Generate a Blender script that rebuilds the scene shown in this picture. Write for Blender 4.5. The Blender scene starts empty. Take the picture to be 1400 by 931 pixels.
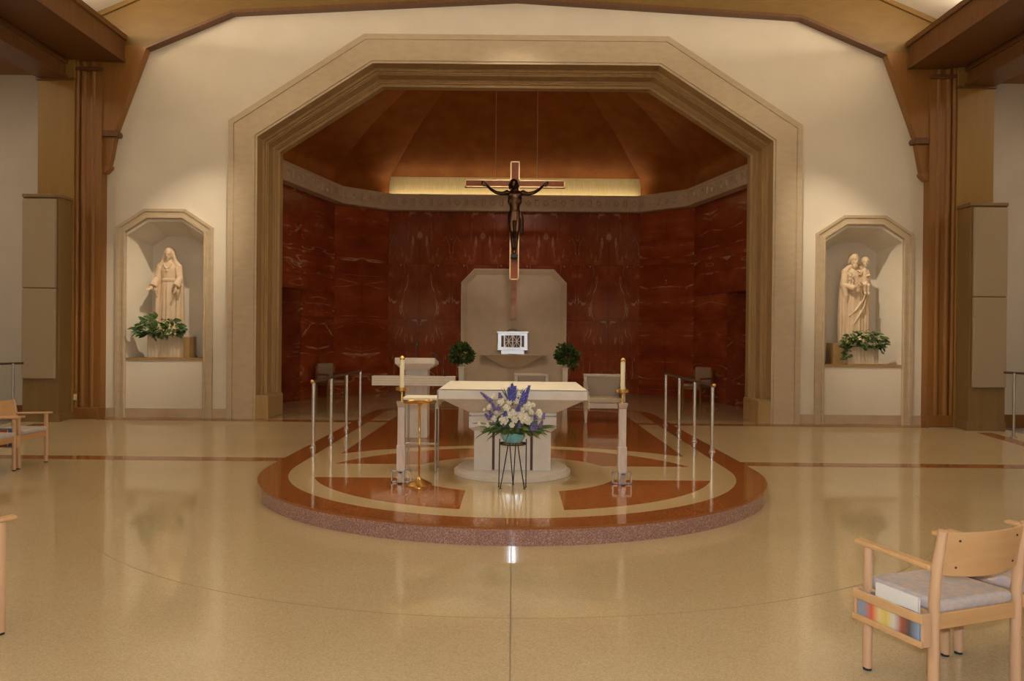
import bpy, bmesh, math, random
from mathutils import Vector, Matrix
from mathutils.geometry import tessellate_polygon

random.seed(7)
PI = math.pi
scene = bpy.context.scene
COL = scene.collection

# ------------------------------------------------------------------ camera
FPX, EYE = 1063.0, 1.555                     # focal length in pixels of the 1400 px frame, eye height
YAW, PITCH, ROLL = -2 / FPX, -5.5 / FPX, 0.0095
fw = Vector((math.sin(YAW) * math.cos(PITCH), math.cos(YAW) * math.cos(PITCH), math.sin(PITCH)))
rt = Vector((math.cos(YAW), -math.sin(YAW), 0))
up = rt.cross(fw)
r2 = rt * math.cos(ROLL) + up * math.sin(ROLL)
u2 = up * math.cos(ROLL) - rt * math.sin(ROLL)
cd = bpy.data.cameras.new('camera')
cd.sensor_width = 36
cd.lens = FPX / 1400 * 36
cd.clip_end = 200
cam = bpy.data.objects.new('camera', cd)
M4 = Matrix((r2, u2, -fw)).transposed().to_4x4()
M4.translation = Vector((0, 0, EYE))
cam.matrix_world = M4
COL.objects.link(cam)
scene.camera = cam

# ------------------------------------------------------------------ world, exposure, large lights
w = bpy.data.worlds.new('world')
w.use_nodes = True
w.node_tree.nodes['Background'].inputs[0].default_value = (1.0, 0.85, 0.65, 1)
w.node_tree.nodes['Background'].inputs[1].default_value = 0.05
scene.world = w
scene.view_settings.view_transform = 'Standard'
scene.view_settings.look = 'None'
scene.view_settings.exposure = -0.26
scene.view_settings.gamma = 1.0
scene.view_settings.use_curve_mapping = False
scene.cycles.max_bounces = 10

WARM = (1.0, 0.82, 0.58)


def light(name, kind, loc, energy, color, target=None, **kw):
    d = bpy.data.lights.new(name, kind)
    d.energy = energy
    d.color = color
    for k, v in kw.items():
        setattr(d, k, v)
    o = bpy.data.objects.new(name, d)
    o.location = loc
    if target is not None:
        o.rotation_euler = (Vector(target) - Vector(loc)).to_track_quat('-Z', 'Y').to_euler()
    COL.objects.link(o)
    return o


# uplights lying on the two long beams, washing the ceiling of the nave
for s in (-1, 1):
    lt = light('beam_uplight', 'AREA', (s * 7.6, 3.2, 6.99), 1000, WARM, shape='RECTANGLE', size=0.22, size_y=19.4)
    lt.rotation_euler = (PI, -s * 0.35, 0)          # facing up and inwards, lying along the beam
# the flash of the camera
light('camera_flash', 'POINT', (0.03, -0.02, EYE + 0.16), 500, (0.80, 0.90, 1.0), shadow_soft_size=0.03)
# cove lamp in the trough behind the frieze of the rear apse wall
light('cove_lamp', 'AREA', (0, 21.0, 5.33), 15, (1.0, 0.88, 0.62), (0, 21.2, 5.52),
      shape='RECTANGLE', size=6.75, size_y=0.03)


# unseen fill lights added to brighten the two side aisles
for s in (-1, 1):
    lt = light('aisle_fill', 'AREA', (s * 11.0, 11.0, 6.9), 130, (1.0, 0.80, 0.56), shape='RECTANGLE', size=1.2, size_y=4.0)


# ------------------------------------------------------------------ materials
def nn(nt, t, **kw):
    n = nt.nodes.new(t)
    for k, v in kw.items():
        setattr(n, k, v)
    return n


def rgb(c):
    return (c[0], c[1], c[2], 1.0)


def mat(name, col, rough=0.6, metal=0.0, col2=None, scale=8.0, detail=4.0, stretch=(1, 1, 1), bump=0.0,
        bscale=60.0, spec=0.5, coat=0.0, lo=0.35, hi=0.65, dist=0.0, ior=None, trans=0.0, coat_rough=0.05):
    m = bpy.data.materials.new(name)
    m.use_nodes = True
    nt = m.node_tree
    b = nt.nodes['Principled BSDF']
    b.inputs['Base Color'].default_value = rgb(col)
    b.inputs['Roughness'].default_value = rough
    b.inputs['Metallic'].default_value = metal
    b.inputs['Specular IOR Level'].default_value = spec
    b.inputs['Coat Weight'].default_value = coat
    b.inputs['Coat Roughness'].default_value = coat_rough
    b.inputs['Transmission Weight'].default_value = trans
    if ior:
        b.inputs['IOR'].default_value = ior
    if col2 or bump:
        tc = nn(nt, 'ShaderNodeTexCoord')
        mp = nn(nt, 'ShaderNodeMapping')
        mp.inputs['Scale'].default_value = stretch
        nt.links.new(tc.outputs['Object'], mp.inputs['Vector'])
    if col2:
        nz = nn(nt, 'ShaderNodeTexNoise')
        nz.inputs['Scale'].default_value = scale
        nz.inputs['Detail'].default_value = detail
        nz.inputs['Distortion'].default_value = dist
        nt.links.new(mp.outputs[0], nz.inputs['Vector'])
        rp = nn(nt, 'ShaderNodeValToRGB')
        rp.color_ramp.elements[0].position = lo
        rp.color_ramp.elements[1].position = hi
        rp.color_ramp.elements[0].color = rgb(col)
        rp.color_ramp.elements[1].color = rgb(col2)
        nt.links.new(nz.outputs['Fac'], rp.inputs[0])
        nt.links.new(rp.outputs[0], b.inputs['Base Color'])
    if bump:
        n2 = nn(nt, 'ShaderNodeTexNoise')
        n2.inputs['Scale'].default_value = bscale
        n2.inputs['Detail'].default_value = 3
        nt.links.new(mp.outputs[0], n2.inputs['Vector'])
        bp = nn(nt, 'ShaderNodeBump')
        bp.inputs['Strength'].default_value = bump
        bp.inputs['Distance'].default_value = 0.01
        nt.links.new(n2.outputs['Fac'], bp.inputs['Height'])
        nt.links.new(bp.outputs[0], b.inputs['Normal'])
    return m


def terrazzo(name, base, chip_a, chip_b, scale, rough, cloud=None, chip_amt=0.35):
    """ground stone chips in a cement matrix, polished"""
    m = bpy.data.materials.new(name)
    m.use_nodes = True
    nt = m.node_tree
    b = nt.nodes['Principled BSDF']
    tc = nn(nt, 'ShaderNodeTexCoord')
    vo = nn(nt, 'ShaderNodeTexVoronoi')
    vo.inputs['Scale'].default_value = scale
    nt.links.new(tc.outputs['Object'], vo.inputs['Vector'])
    sep = nn(nt, 'ShaderNodeSeparateColor')
    nt.links.new(vo.outputs['Color'], sep.inputs[0])
    rp = nn(nt, 'ShaderNodeValToRGB')
    e = rp.color_ramp.elements
    e[0].position, e[0].color = 0.0, rgb(chip_a)
    e[1].position, e[1].color = 1.0, rgb(chip_b)
    k = e.new(chip_amt)
    k.color = rgb(base)
    k = e.new(1 - chip_amt)
    k.color = rgb(base)
    nt.links.new(sep.outputs[0], rp.inputs[0])
    nz = nn(nt, 'ShaderNodeTexNoise')
    nz.inputs['Scale'].default_value = 0.7
    nz.inputs['Detail'].default_value = 5
    nt.links.new(tc.outputs['Object'], nz.inputs['Vector'])
    mx = nn(nt, 'ShaderNodeMix', data_type='RGBA', blend_type='MULTIPLY')
    r3 = nn(nt, 'ShaderNodeValToRGB')
    r3.color_ramp.elements[0].position = 0.3
    r3.color_ramp.elements[1].position = 0.7
    r3.color_ramp.elements[0].color = rgb(cloud or (0.93, 0.9, 0.86))
    r3.color_ramp.elements[1].color = (1, 1, 1, 1)
    nt.links.new(nz.outputs['Fac'], r3.inputs[0])
    mx.inputs['Factor'].default_value = 1.0
    nt.links.new(rp.outputs[0], mx.inputs[6])
    nt.links.new(r3.outputs[0], mx.inputs[7])
    nt.links.new(mx.outputs[2], b.inputs['Base Color'])
    b.inputs['Roughness'].default_value = rough
    b.inputs['Specular IOR Level'].default_value = 0.5
    return m


def wood(name, a, c, rough=0.45, stretch=(12, 12, 1.2), scale=2.2, coat=0.0):
    return mat(name, a, rough, col2=c, scale=scale, stretch=stretch, detail=6, dist=0.6, lo=0.3, hi=0.72, coat=coat)


def marble_red(name):
    """red marble slabs: cloudy ground and pale calcite veins, book-matched through the slabs' UVs"""
    m = bpy.data.materials.new(name)
    m.use_nodes = True
    nt = m.node_tree
    b = nt.nodes['Principled BSDF']
    uv = nn(nt, 'ShaderNodeUVMap')
    mp = nn(nt, 'ShaderNodeMapping')
    nt.links.new(uv.outputs[0], mp.inputs['Vector'])
    n1 = nn(nt, 'ShaderNodeTexNoise')
    n1.inputs['Scale'].default_value = 1.6
    n1.inputs['Detail'].default_value = 8
    n1.inputs['Roughness'].default_value = 0.62
    nt.links.new(mp.outputs[0], n1.inputs['Vector'])
    r1 = nn(nt, 'ShaderNodeValToRGB')
    e = r1.color_ramp.elements
    e[0].position, e[0].color = 0.32, rgb((0.21, 0.038, 0.013))
    e[1].position, e[1].color = 0.72, rgb((0.43, 0.105, 0.033))
    k = e.new(0.52)
    k.color = rgb((0.30, 0.060, 0.020))
    nt.links.new(n1.outputs['Fac'], r1.inputs[0])
    # veins: narrow ridges of a stretched, distorted noise
    mp2 = nn(nt, 'ShaderNodeMapping')
    mp2.inputs['Scale'].default_value = (0.55, 1.5, 1)
    nt.links.new(uv.outputs[0], mp2.inputs['Vector'])
    n2 = nn(nt, 'ShaderNodeTexNoise')
    n2.inputs['Scale'].default_value = 1.25
    n2.inputs['Detail'].default_value = 3.5
    n2.inputs['Distortion'].default_value = 0.5
    nt.links.new(mp2.outputs[0], n2.inputs['Vector'])
    r2_ = nn(nt, 'ShaderNodeValToRGB')
    e = r2_.color_ramp.elements
    e[0].position, e[0].color = 0.486, (0, 0, 0, 1)
    e[1].position, e[1].color = 0.514, (0, 0, 0, 1)
    k = e.new(0.5)
    k.color = (1, 1, 1, 1)
    nt.links.new(n2.outputs['Fac'], r2_.inputs[0])
    n3 = nn(nt, 'ShaderNodeTexNoise')
    n3.inputs['Scale'].default_value = 2.2
    n3.inputs['Detail'].default_value = 2
    nt.links.new(mp.outputs[0], n3.inputs['Vector'])
    r3 = nn(nt, 'ShaderNodeValToRGB')
    r3.color_ramp.elements[0].position = 0.45
    r3.color_ramp.elements[1].position = 0.62
    nt.links.new(n3.outputs['Fac'], r3.inputs[0])
    mul = nn(nt, 'ShaderNodeMath', operation='MULTIPLY')
    nt.links.new(r2_.outputs[0], mul.inputs[0])
    nt.links.new(r3.outputs[0], mul.inputs[1])
    mul2 = nn(nt, 'ShaderNodeMath', operation='MULTIPLY')
    mul2.inputs[1].default_value = 1.0
    nt.links.new(mul.outputs[0], mul2.inputs[0])
    mx = nn(nt, 'ShaderNodeMix', data_type='RGBA')
    nt.links.new(mul2.outputs[0], mx.inputs['Factor'])
    nt.links.new(r1.outputs[0], mx.inputs[6])
    mx.inputs[7].default_value = rgb((0.62, 0.34, 0.19))
    nt.links.new(mx.outputs[2], b.inputs['Base Color'])
    b.inputs['Roughness'].default_value = 0.17
    b.inputs['Specular IOR Level'].default_value = 0.11
    return m


def emit(name, col, strength):
    m = bpy.data.materials.new(name)
    m.use_nodes = True
    b = m.node_tree.nodes['Principled BSDF']
    b.inputs['Base Color'].default_value = rgb(col)
    b.inputs['Emission Color'].default_value = rgb(col)
    b.inputs['Emission Strength'].default_value = strength
    return m


def print_mat(name):
    """cover print in bands of colour along the cover"""
    m = mat(name, (0.7, 0.7, 0.7), 0.4)
    nt = m.node_tree
    tc = nn(nt, 'ShaderNodeTexCoord')
    sp = nn(nt, 'ShaderNodeSeparateXYZ')
    nt.links.new(tc.outputs['Object'], sp.inputs[0])
    mr = nn(nt, 'ShaderNodeMapRange')
    mr.inputs['From Min'].default_value = -0.19
    mr.inputs['From Max'].default_value = 0.19
    nt.links.new(sp.outputs['Y'], mr.inputs['Value'])
    rp = nn(nt, 'ShaderNodeValToRGB')
    rp.color_ramp.interpolation = 'LINEAR'
    e = rp.color_ramp.elements
    cols = [(0.30, 0.42, 0.60), (0.10, 0.08, 0.08), (0.40, 0.10, 0.06), (0.72, 0.68, 0.6), (0.72, 0.55, 0.12), (0.75, 0.62, 0.3), (0.70, 0.12, 0.05), (0.30, 0.34, 0.42)]
    e[0].position, e[0].color = 0.0, rgb(cols[0])
    e[1].position, e[1].color = 0.9, rgb(cols[-1])
    for i, c in enumerate(cols[1:-1]):
        k = e.new(0.16 + 0.12 * i)
        k.color = rgb(c)
    nt.links.new(mr.outputs[0], rp.inputs[0])
    nt.links.new(rp.outputs[0], nt.nodes['Principled BSDF'].inputs['Base Color'])
    return m


MT = dict(
    plaster=mat('plaster', (0.74, 0.68, 0.58), 0.85, col2=(0.78, 0.72, 0.62), scale=1.4, bump=0.05, bscale=120),
    ceiling=mat('ceiling_white', (0.86, 0.83, 0.74), 0.9, bump=0.04, bscale=90),
    cream_floor=terrazzo('terrazzo_cream', (0.60, 0.485, 0.30), (0.52, 0.41, 0.24), (0.66, 0.55, 0.37), 150, 0.065),
    platform_cream=terrazzo('terrazzo_platform', (0.58, 0.45, 0.26), (0.51, 0.39, 0.21), (0.64, 0.51, 0.31), 150, 0.075),
    terracotta=terrazzo('terrazzo_terracotta', (0.335, 0.12, 0.034), (0.285, 0.10, 0.028), (0.385, 0.15, 0.05), 150, 0.075),
    terracotta_floor=terrazzo('terrazzo_strip', (0.36, 0.13, 0.045), (0.31, 0.105, 0.036), (0.41, 0.16, 0.06), 150, 0.08),
    riser=terrazzo('riser_granite', (0.37, 0.21, 0.18), (0.23, 0.11, 0.095), (0.62, 0.46, 0.43), 170, 0.10, chip_amt=0.3),
    joint=mat('joint_dark', (0.30, 0.22, 0.13), 0.5),
    travertine=mat('travertine', (0.50, 0.40, 0.275), 0.5, col2=(0.55, 0.45, 0.32), scale=5.0, detail=8,
                   stretch=(1, 1, 2.2), bump=0.08, bscale=25),
    travertine_v=mat('travertine_gold', (0.38, 0.25, 0.105), 0.45, col2=(0.43, 0.295, 0.135), scale=3.0, detail=8,
                     stretch=(3, 3, 0.5), bump=0.05, bscale=30),
    baseboard=mat('baseboard_stone', (0.47, 0.35, 0.24), 0.35, col2=(0.55, 0.43, 0.31), scale=3.0, detail=6),
    wood_dark=wood('oak_dark', (0.125, 0.05, 0.014), (0.175, 0.074, 0.022), 0.42),
    wood_mid=wood('oak_mid', (0.26, 0.112, 0.024), (0.30, 0.135, 0.031), 0.45),
    wood_rib=wood('oak_rib', (0.185, 0.10, 0.02), (0.215, 0.122, 0.028), 0.5, stretch=(1.0, 3, 3)),
    casing=wood('oak_casing', (0.22, 0.135, 0.05), (0.26, 0.165, 0.065), 0.5, stretch=(3, 3, 0.4)),
    wood_gold=wood('oak_gold', (0.28, 0.155, 0.03), (0.325, 0.185, 0.04), 0.5, stretch=(3, 3, 0.4)),
    chair_wood=wood('beech', (0.60, 0.36, 0.205), (0.68, 0.43, 0.26), 0.35, stretch=(9, 9, 1.4), coat=0.15),
    chair_wood_h=wood('beech_horizontal', (0.60, 0.35, 0.155), (0.67, 0.41, 0.20), 0.33, stretch=(1.4, 9, 9), coat=0.15),
    chair_fabric=mat('woven_upholstery', (0.46, 0.45, 0.50), 0.95, col2=(0.60, 0.49, 0.44), scale=30, detail=5,
                     lo=0.40, hi=0.60, bump=0.3, bscale=260),
    marble=marble_red('red_marble'),
    backing=mat('joint_backing', (0.05, 0.012, 0.008), 0.7),
    frieze=mat('frieze_stone', (0.62, 0.49, 0.34), 0.6, col2=(0.68, 0.55, 0.40), scale=5),
    vault=mat('gilded_vault', (0.36, 0.10, 0.007), 0.5, metal=0.3, col2=(0.44, 0.14, 0.013), scale=2.4, detail=6, bump=0.12, bscale=9),
    reredos=mat('reredos_stone', (0.70, 0.56, 0.41), 0.55, col2=(0.76, 0.62, 0.47), scale=3, detail=6, bump=0.04),
    altar=mat('altar_stone', (0.72, 0.66, 0.58), 0.4, col2=(0.78, 0.73, 0.66), scale=6, detail=6, bump=0.03),
    altar_polished=mat('altar_stone_polished', (0.72, 0.66, 0.58), 0.1, col2=(0.78, 0.73, 0.66), scale=6, detail=6),
    cloth=mat('linen', (0.86, 0.82, 0.72), 0.9, bump=0.1, bscale=400),
    silver=mat('polished_silver', (0.74, 0.73, 0.72), 0.30, metal=1.0),
    chrome=mat('chrome', (0.80, 0.80, 0.83), 0.27, metal=1.0),
    cove_glow_gold=mat('cove_glow_gold', (0.62, 0.45, 0.20), 0.5, metal=0.0, col2=(0.70, 0.54, 0.28), scale=4, stretch=(14, 1, 1)),  # brighter than the vault, with the cove light put into the colour
    brass=mat('brass', (0.72, 0.46, 0.16), 0.22, metal=1.0),
    bronze=mat('bronze', (0.065, 0.036, 0.024), 0.33, metal=0.85, col2=(0.12, 0.062, 0.036), scale=12),
    dark_metal=mat('dark_wrought_iron', (0.03, 0.035, 0.035), 0.45, metal=0.6),
    rail_dark=mat('rail_bronze', (0.10, 0.05, 0.03), 0.4, metal=0.4),
    grille=mat('grille_cloth', (0.40, 0.32, 0.215), 0.95, bump=0.25, bscale=500),
    statue=mat('carved_limewood', (0.66, 0.50, 0.34), 0.6, col2=(0.74, 0.58, 0.42), scale=5, detail=5),
    niche_stone=mat('planter_stone', (0.56, 0.46, 0.33), 0.6, col2=(0.62, 0.52, 0.40), scale=7, stretch=(3, 3, 0.6)),
    niche_block=mat('plinth_oak', (0.36, 0.22, 0.09), 0.55, col2=(0.42, 0.27, 0.12), scale=4),
    leaf=mat('leaf_green', (0.045, 0.11, 0.024), 0.4, col2=(0.10, 0.20, 0.05), scale=9),
    leaf_dark=mat('leaf_dark_green', (0.02, 0.05, 0.012), 0.4, col2=(0.05, 0.10, 0.022), scale=14),
    leaf_olive=mat('leaf_olive', (0.09, 0.14, 0.02), 0.45, col2=(0.16, 0.21, 0.045), scale=9),
    rose=mat('white_petal', (0.80, 0.76, 0.62), 0.6, col2=(0.86, 0.83, 0.72), scale=20),
    blue=mat('blue_petal', (0.06, 0.065, 0.33), 0.6, col2=(0.16, 0.15, 0.58), scale=30),
    violet=mat('violet_petal', (0.12, 0.085, 0.30), 0.6, col2=(0.27, 0.22, 0.50), scale=30),
    teal=mat('teal_glass', (0.10, 0.42, 0.50), 0.12, col2=(0.22, 0.60, 0.66), scale=14, lo=0.3, hi=0.7, coat=0.6),
    wax=mat('wax', (0.80, 0.72, 0.52), 0.5),
    shaft=mat('pale_marble_shaft', (0.66, 0.56, 0.50), 0.25, col2=(0.74, 0.66, 0.61), scale=9, stretch=(4, 4, 0.7)),
    cross_face=mat('cross_red_wood', (0.36, 0.085, 0.024), 0.45, col2=(0.43, 0.115, 0.034), scale=6),
    cross_edge=mat('cross_edge_gilt', (1.0, 0.74, 0.46), 0.45, metal=0.8),
    cross_lower=mat('cross_lower_bronze', (0.30, 0.17, 0.085), 0.35, metal=0.5, col2=(0.2, 0.07, 0.03), scale=5),
    paint=mat('antique_white_paint', (0.58, 0.50, 0.45), 0.45, col2=(0.63, 0.56, 0.51), scale=10),
    grey_fabric=mat('grey_damask', (0.34, 0.28, 0.24), 0.9, col2=(0.40, 0.34, 0.29), scale=40, bump=0.2, bscale=300),
    brown_fabric=mat('brown_tweed', (0.36, 0.24, 0.16), 0.9, bump=0.2, bscale=300),
    pale_fabric=mat('pale_damask', (0.55, 0.46, 0.36), 0.9, bump=0.2, bscale=300),
    dark=mat('stair_well_shade', (0.003, 0.003, 0.003), 1.0, spec=0.0),  # near-black colour standing in for the shade down the stair wells
    black=mat('black_plastic', (0.012, 0.012, 0.013), 0.4),
    rubber=mat('rubber', (0.02, 0.02, 0.02), 0.8),
    ivory=mat('ivory_plastic', (0.70, 0.60, 0.36), 0.4),
    steel=mat('satin_steel', (0.52, 0.50, 0.47), 0.3, metal=0.9),
    paper=mat('paper', (0.80, 0.76, 0.68), 0.8),
    book_white=mat('book_cover_white', (0.80, 0.78, 0.74), 0.35, col2=(0.50, 0.50, 0.50), scale=7, lo=0.62, hi=0.7),
    book_blue=mat('book_cover_blue', (0.10, 0.20, 0.34), 0.4),
    book_dark=mat('book_cover_dark', (0.025, 0.025, 0.035), 0.4),
    book_red=mat('book_cover_red', (0.45, 0.10, 0.05), 0.4),
    book_bright=print_mat('book_cover_bright'),
    window_glow=emit('daylit_glass', (1.0, 0.80, 0.5), 16.0),
    lamp_glow=emit('lamp_lens', (1.0, 0.8, 0.5), 4.0),
)


# ------------------------------------------------------------------ mesh helpers
class MB:
    def __init__(self):
        self.v = []
        self.f = []

    def add(self, vs, fs):
        o = len(self.v)
        self.v += [tuple(p) for p in vs]
        self.f += [tuple(i + o for i in q) for q in fs]
        return self

    def box(self, x0, x1, y0, y1, z0, z1):
        vs = [(x, y, z) for x in (x0, x1) for y in (y0, y1) for z in (z0, z1)]
        return self.add(vs, [(0, 1, 3, 2), (4, 6, 7, 5), (0, 4, 5, 1), (2, 3, 7, 6), (0, 2, 6, 4), (1, 5, 7, 3)])

    def hexa(self, bot, top):
        """eight corners: four below, four above, in the same winding"""
        return self.add(list(bot) + list(top),
                        [(3, 2, 1, 0), (4, 5, 6, 7), (0, 1, 5, 4), (1, 2, 6, 5), (2, 3, 7, 6), (3, 0, 4, 7)])

    def prism(self, poly, axis, a0, a1):
        """polygon of 2-D points extruded along an axis ('x': (y,z), 'y': (x,z), 'z': (x,y))"""
        def pt(p, a):
            return {'x': (a, p[0], p[1]), 'y': (p[0], a, p[1]), 'z': (p[0], p[1], a)}[axis]
        n = len(poly)
        vs = [pt(p, a0) for p in poly] + [pt(p, a1) for p in poly]
        tris = tessellate_polygon([[Vector((p[0], p[1], 0)) for p in poly]])
        fs = [tuple(t) for t in tris] + [tuple(i + n for i in reversed(t)) for t in tris]
        fs += [(i, (i + 1) % n, (i + 1) % n + n, i + n) for i in range(n)]
        return self.add(vs, fs)

    def tube(self, path, radii, n=10, cap=True, flat=1.0):
        """round tube along a path; radii one number or one per point"""
        P = [Vector(p) for p in path]
        if not hasattr(radii, '__len__'):
            radii = [radii] * len(P)
        vs, fs = [], []
        prev = None
        for i, p in enumerate(P):
            t = (P[min(i + 1, len(P) - 1)] - P[max(i - 1, 0)]).normalized()
            if prev is None:
                a = Vector((0, 0, 1)) if abs(t.z) < 0.9 else Vector((1, 0, 0))
                s = t.cross(a).normalized()
            else:
                s = (prev - t * prev.dot(t)).normalized()
            prev = s
            q = t.cross(s)
            for k in range(n):
                an = 2 * PI * k / n
                vs.append(p + s * (radii[i] * math.cos(an)) + q * (radii[i] * flat * math.sin(an)))
        for i in range(len(P) - 1):
            for k in range(n):
                a, b = i * n + k, i * n + (k + 1) % n
                fs.append((a, b, b + n, a + n))
        if cap:
            fs.append(tuple(range(n))[::-1])
            fs.append(tuple(range((len(P) - 1) * n, len(P) * n)))
        return self.add(vs, fs)

    def lathe(self, prof, n=24, c=(0, 0, 0), sx=1.0, sy=1.0):
        vs, fs = [], []
        for r, z in prof:
            for k in range(n):
                an = 2 * PI * k / n
                vs.append((c[0] + r * sx * math.cos(an), c[1] + r * sy * math.sin(an), c[2] + z))
        for i in range(len(prof) - 1):
            for k in range(n):
                a, b = i * n + k, i * n + (k + 1) % n
                fs.append((a, b, b + n, a + n))
        fs.append(tuple(range(n))[::-1])
        fs.append(tuple(range((len(prof) - 1) * n, len(prof) * n)))
        return self.add(vs, fs)

    def ell(self, c, r, n=14, m=9, rot=None):
        vs, fs = [], []
        R = rot or Matrix.Identity(3)
        c = Vector(c)
        for i in range(m + 1):
            th = PI * i / m
            for k in range(n):
                an = 2 * PI * k / n
                p = Vector((r[0] * math.sin(th) * math.cos(an), r[1] * math.sin(th) * math.sin(an), r[2] * math.cos(th)))
                if i in (0, m):
                    p += Vector((1e-4 * math.cos(an), 1e-4 * math.sin(an), 0))
                vs.append(c + R @ p)
        for i in range(m):
            for k in range(n):
                a, b = i * n + k, i * n + (k + 1) % n
                fs.append((a, b, b + n, a + n))
        fs.append(tuple(range(n)))
        fs.append(tuple(range(m * n, (m + 1) * n))[::-1])
        return self.add(vs, fs)

    def loft(self, rings, n=64, folds=12, phase=0.0):
        """closed stack of rings (cx, cy, z, rx, ry, fold amplitude)"""
        vs, fs = [], []
        for (cx, cy, z, rx, ry, am) in rings:
            for k in range(n):
                an = 2 * PI * k / n
                g = 1 + am * (math.cos(folds * an + phase) + 0.45 * math.cos((folds * 2 - 5) * an + 1.3 * phase))
                vs.append((cx + rx * g * math.cos(an), cy + ry * g * math.sin(an), z))
        for i in range(len(rings) - 1):
            for k in range(n):
                a, b = i * n + k, i * n + (k + 1) % n
                fs.append((a, b, b + n, a + n))
        fs.append(tuple(range(n))[::-1])
        fs.append(tuple(range((len(rings) - 1) * n, len(rings) * n)))
        return self.add(vs, fs)

    def mesh(self, name, m, smooth=None, recalc=True):
        me = bpy.data.meshes.new(name)
        me.from_pydata(self.v, [], self.f)
        if recalc:
            bm = bmesh.new()
            bm.from_mesh(me)
            bmesh.ops.recalc_face_normals(bm, faces=bm.faces)
            bm.to_mesh(me)
            bm.free()
        if m is not None:
            me.materials.append(MT[m] if isinstance(m, str) else m)
        if smooth:
            me.shade_smooth()
            if smooth < 180:
                me.set_sharp_from_angle(angle=math.radians(smooth))
        return me

    def build(self, name, m, parent=None, smooth=None, bevel=0.0, loc=None, seg=2):
        return link(name, self.mesh(name, m, smooth), parent, bevel, loc, seg)


def link(name, me, parent=None, bevel=0.0, loc=None, seg=2):
    o = bpy.data.objects.new(name, me)
    COL.objects.link(o)
    o.parent = parent
    if loc is not None:
        o.location = loc
    if bevel:
        b = o.modifiers.new('bevel', 'BEVEL')
        b.width = bevel
        b.segments = seg
        b.limit_method = 'ANGLE'
        b.angle_limit = math.radians(40)
    return o


def tag(o, label=None, cat=None, group=None, kind=None):
    for k, v in (('label', label), ('category', cat), ('group', group), ('kind', kind)):
        if v:
            o[k] = v
    return o


def thing(name, label, cat, loc=(0, 0, 0), rz=0.0, group=None):
    o = bpy.data.objects.new(name, None)
    COL.objects.link(o)
    o.empty_display_size = 0.1
    o.location = loc
    o.rotation_euler = (0, 0, rz)
    return tag(o, label, cat, group)


def struct(o, label=None):
    return tag(o, label, kind='structure')


def remeshed(mb, name, m, voxel, smooth_it=3):
    """fuse overlapping closed shapes into one continuous skin"""
    tmp = bpy.data.objects.new('tmp_' + name, mb.mesh('tmp_' + name, m))
    COL.objects.link(tmp)
    r = tmp.modifiers.new('r', 'REMESH')
    r.mode = 'VOXEL'
    r.voxel_size = voxel
    s = tmp.modifiers.new('s', 'SMOOTH')
    s.factor = 0.5
    s.iterations = smooth_it
    dg = bpy.context.evaluated_depsgraph_get()
    me = bpy.data.meshes.new_from_object(tmp.evaluated_get(dg))
    me.name = name
    old = tmp.data
    bpy.data.objects.remove(tmp)
    bpy.data.meshes.remove(old)
    me.shade_smooth()
    if not me.materials:
        me.materials.append(MT[m])
    return me


def offset_path(path, o):
    """polyline (x,z) moved to its right-hand side by o, mitred; end points stay on their own height"""
    P = [Vector(p) for p in path]
    L = []
    for a, b in zip(P[:-1], P[1:]):
        d = (b - a).normalized()
        nrm = Vector((d.y, -d.x))
        L.append((a + nrm * o, d))
    out = [L[0][0]]
    for (a, d), (c, e) in zip(L[:-1], L[1:]):
        den = d.x * e.y - d.y * e.x
        t = ((c.x - a.x) * e.y - (c.y - a.y) * e.x) / den
        out.append(a + d * t)
    d = (P[-1] - P[-2]).normalized()
    out.append(P[-1] + Vector((d.y, -d.x)) * o)
    return out


def sweep(path, prof, y0):
    """profile of (inward offset, depth behind y0) swept along a wall path of (x,z) points"""
    mb = MB()
    n = len(path)
    vs = []
    for o, d in prof:
        vs += [(p.x, y0 + d, p.y) for p in offset_path(path, o)]
    fs = []
    for i in range(len(prof) - 1):
        for k in range(n - 1):
            a = i * n + k
            fs.append((a, a + 1, a + 1 + n, a + n))
    return mb.add(vs, fs)


ZN = -0.155                     # level of the nave floor; the sanctuary floor is zero
YW = 14.3                       # face of the front wall
YS1, YS2 = 10.72, 13.95         # foot and head of the ramps beside the platform
PC = (0.0, 9.2)                 # centre of the rounded front of the platform
AC = (0.0, 8.9)                 # centre of the altar


def floor_z(y):
    return ZN if y <= YS1 else (-0.002 if y >= YS2 else ZN * (YS2 - y) / (YS2 - YS1) - 0.002)


# ------------------------------------------------------------------ floor
mb = MB()
ys = [-9.5, 0, 6, YS1, 12.0, 13.0, YS2, 15.0, 21.6]
for a, b in zip(ys[:-1], ys[1:]):
    hx = 14.0 if b <= 12.0 else 8.72
    mb.add([(-hx, a, floor_z(a)), (hx, a, floor_z(a)), (hx, b, floor_z(b)), (-hx, b, floor_z(b))], [(0, 1, 2, 3)])
FLOOR = mb.build('floor', 'cream_floor')
struct(FLOOR, 'polished cream terrazzo floor of the nave with ramps beside the platform')


def strip(x0, x1, y0, y1, m='terracotta_floor', name='inlay_strip', parent=None, lift=0.003):
    b = MB()
    t = 0.012
    b.hexa([(x0, y0, floor_z(y0) - t), (x1, y0, floor_z(y0) - t), (x1, y1, floor_z(y1) - t), (x0, y1, floor_z(y1) - t)],
           [(x0, y0, floor_z(y0) + lift), (x1, y0, floor_z(y0) + lift), (x1, y1, floor_z(y1) + lift), (x0, y1, floor_z(y1) + lift)])
    return b.build(name, m, parent or FLOOR)


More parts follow.
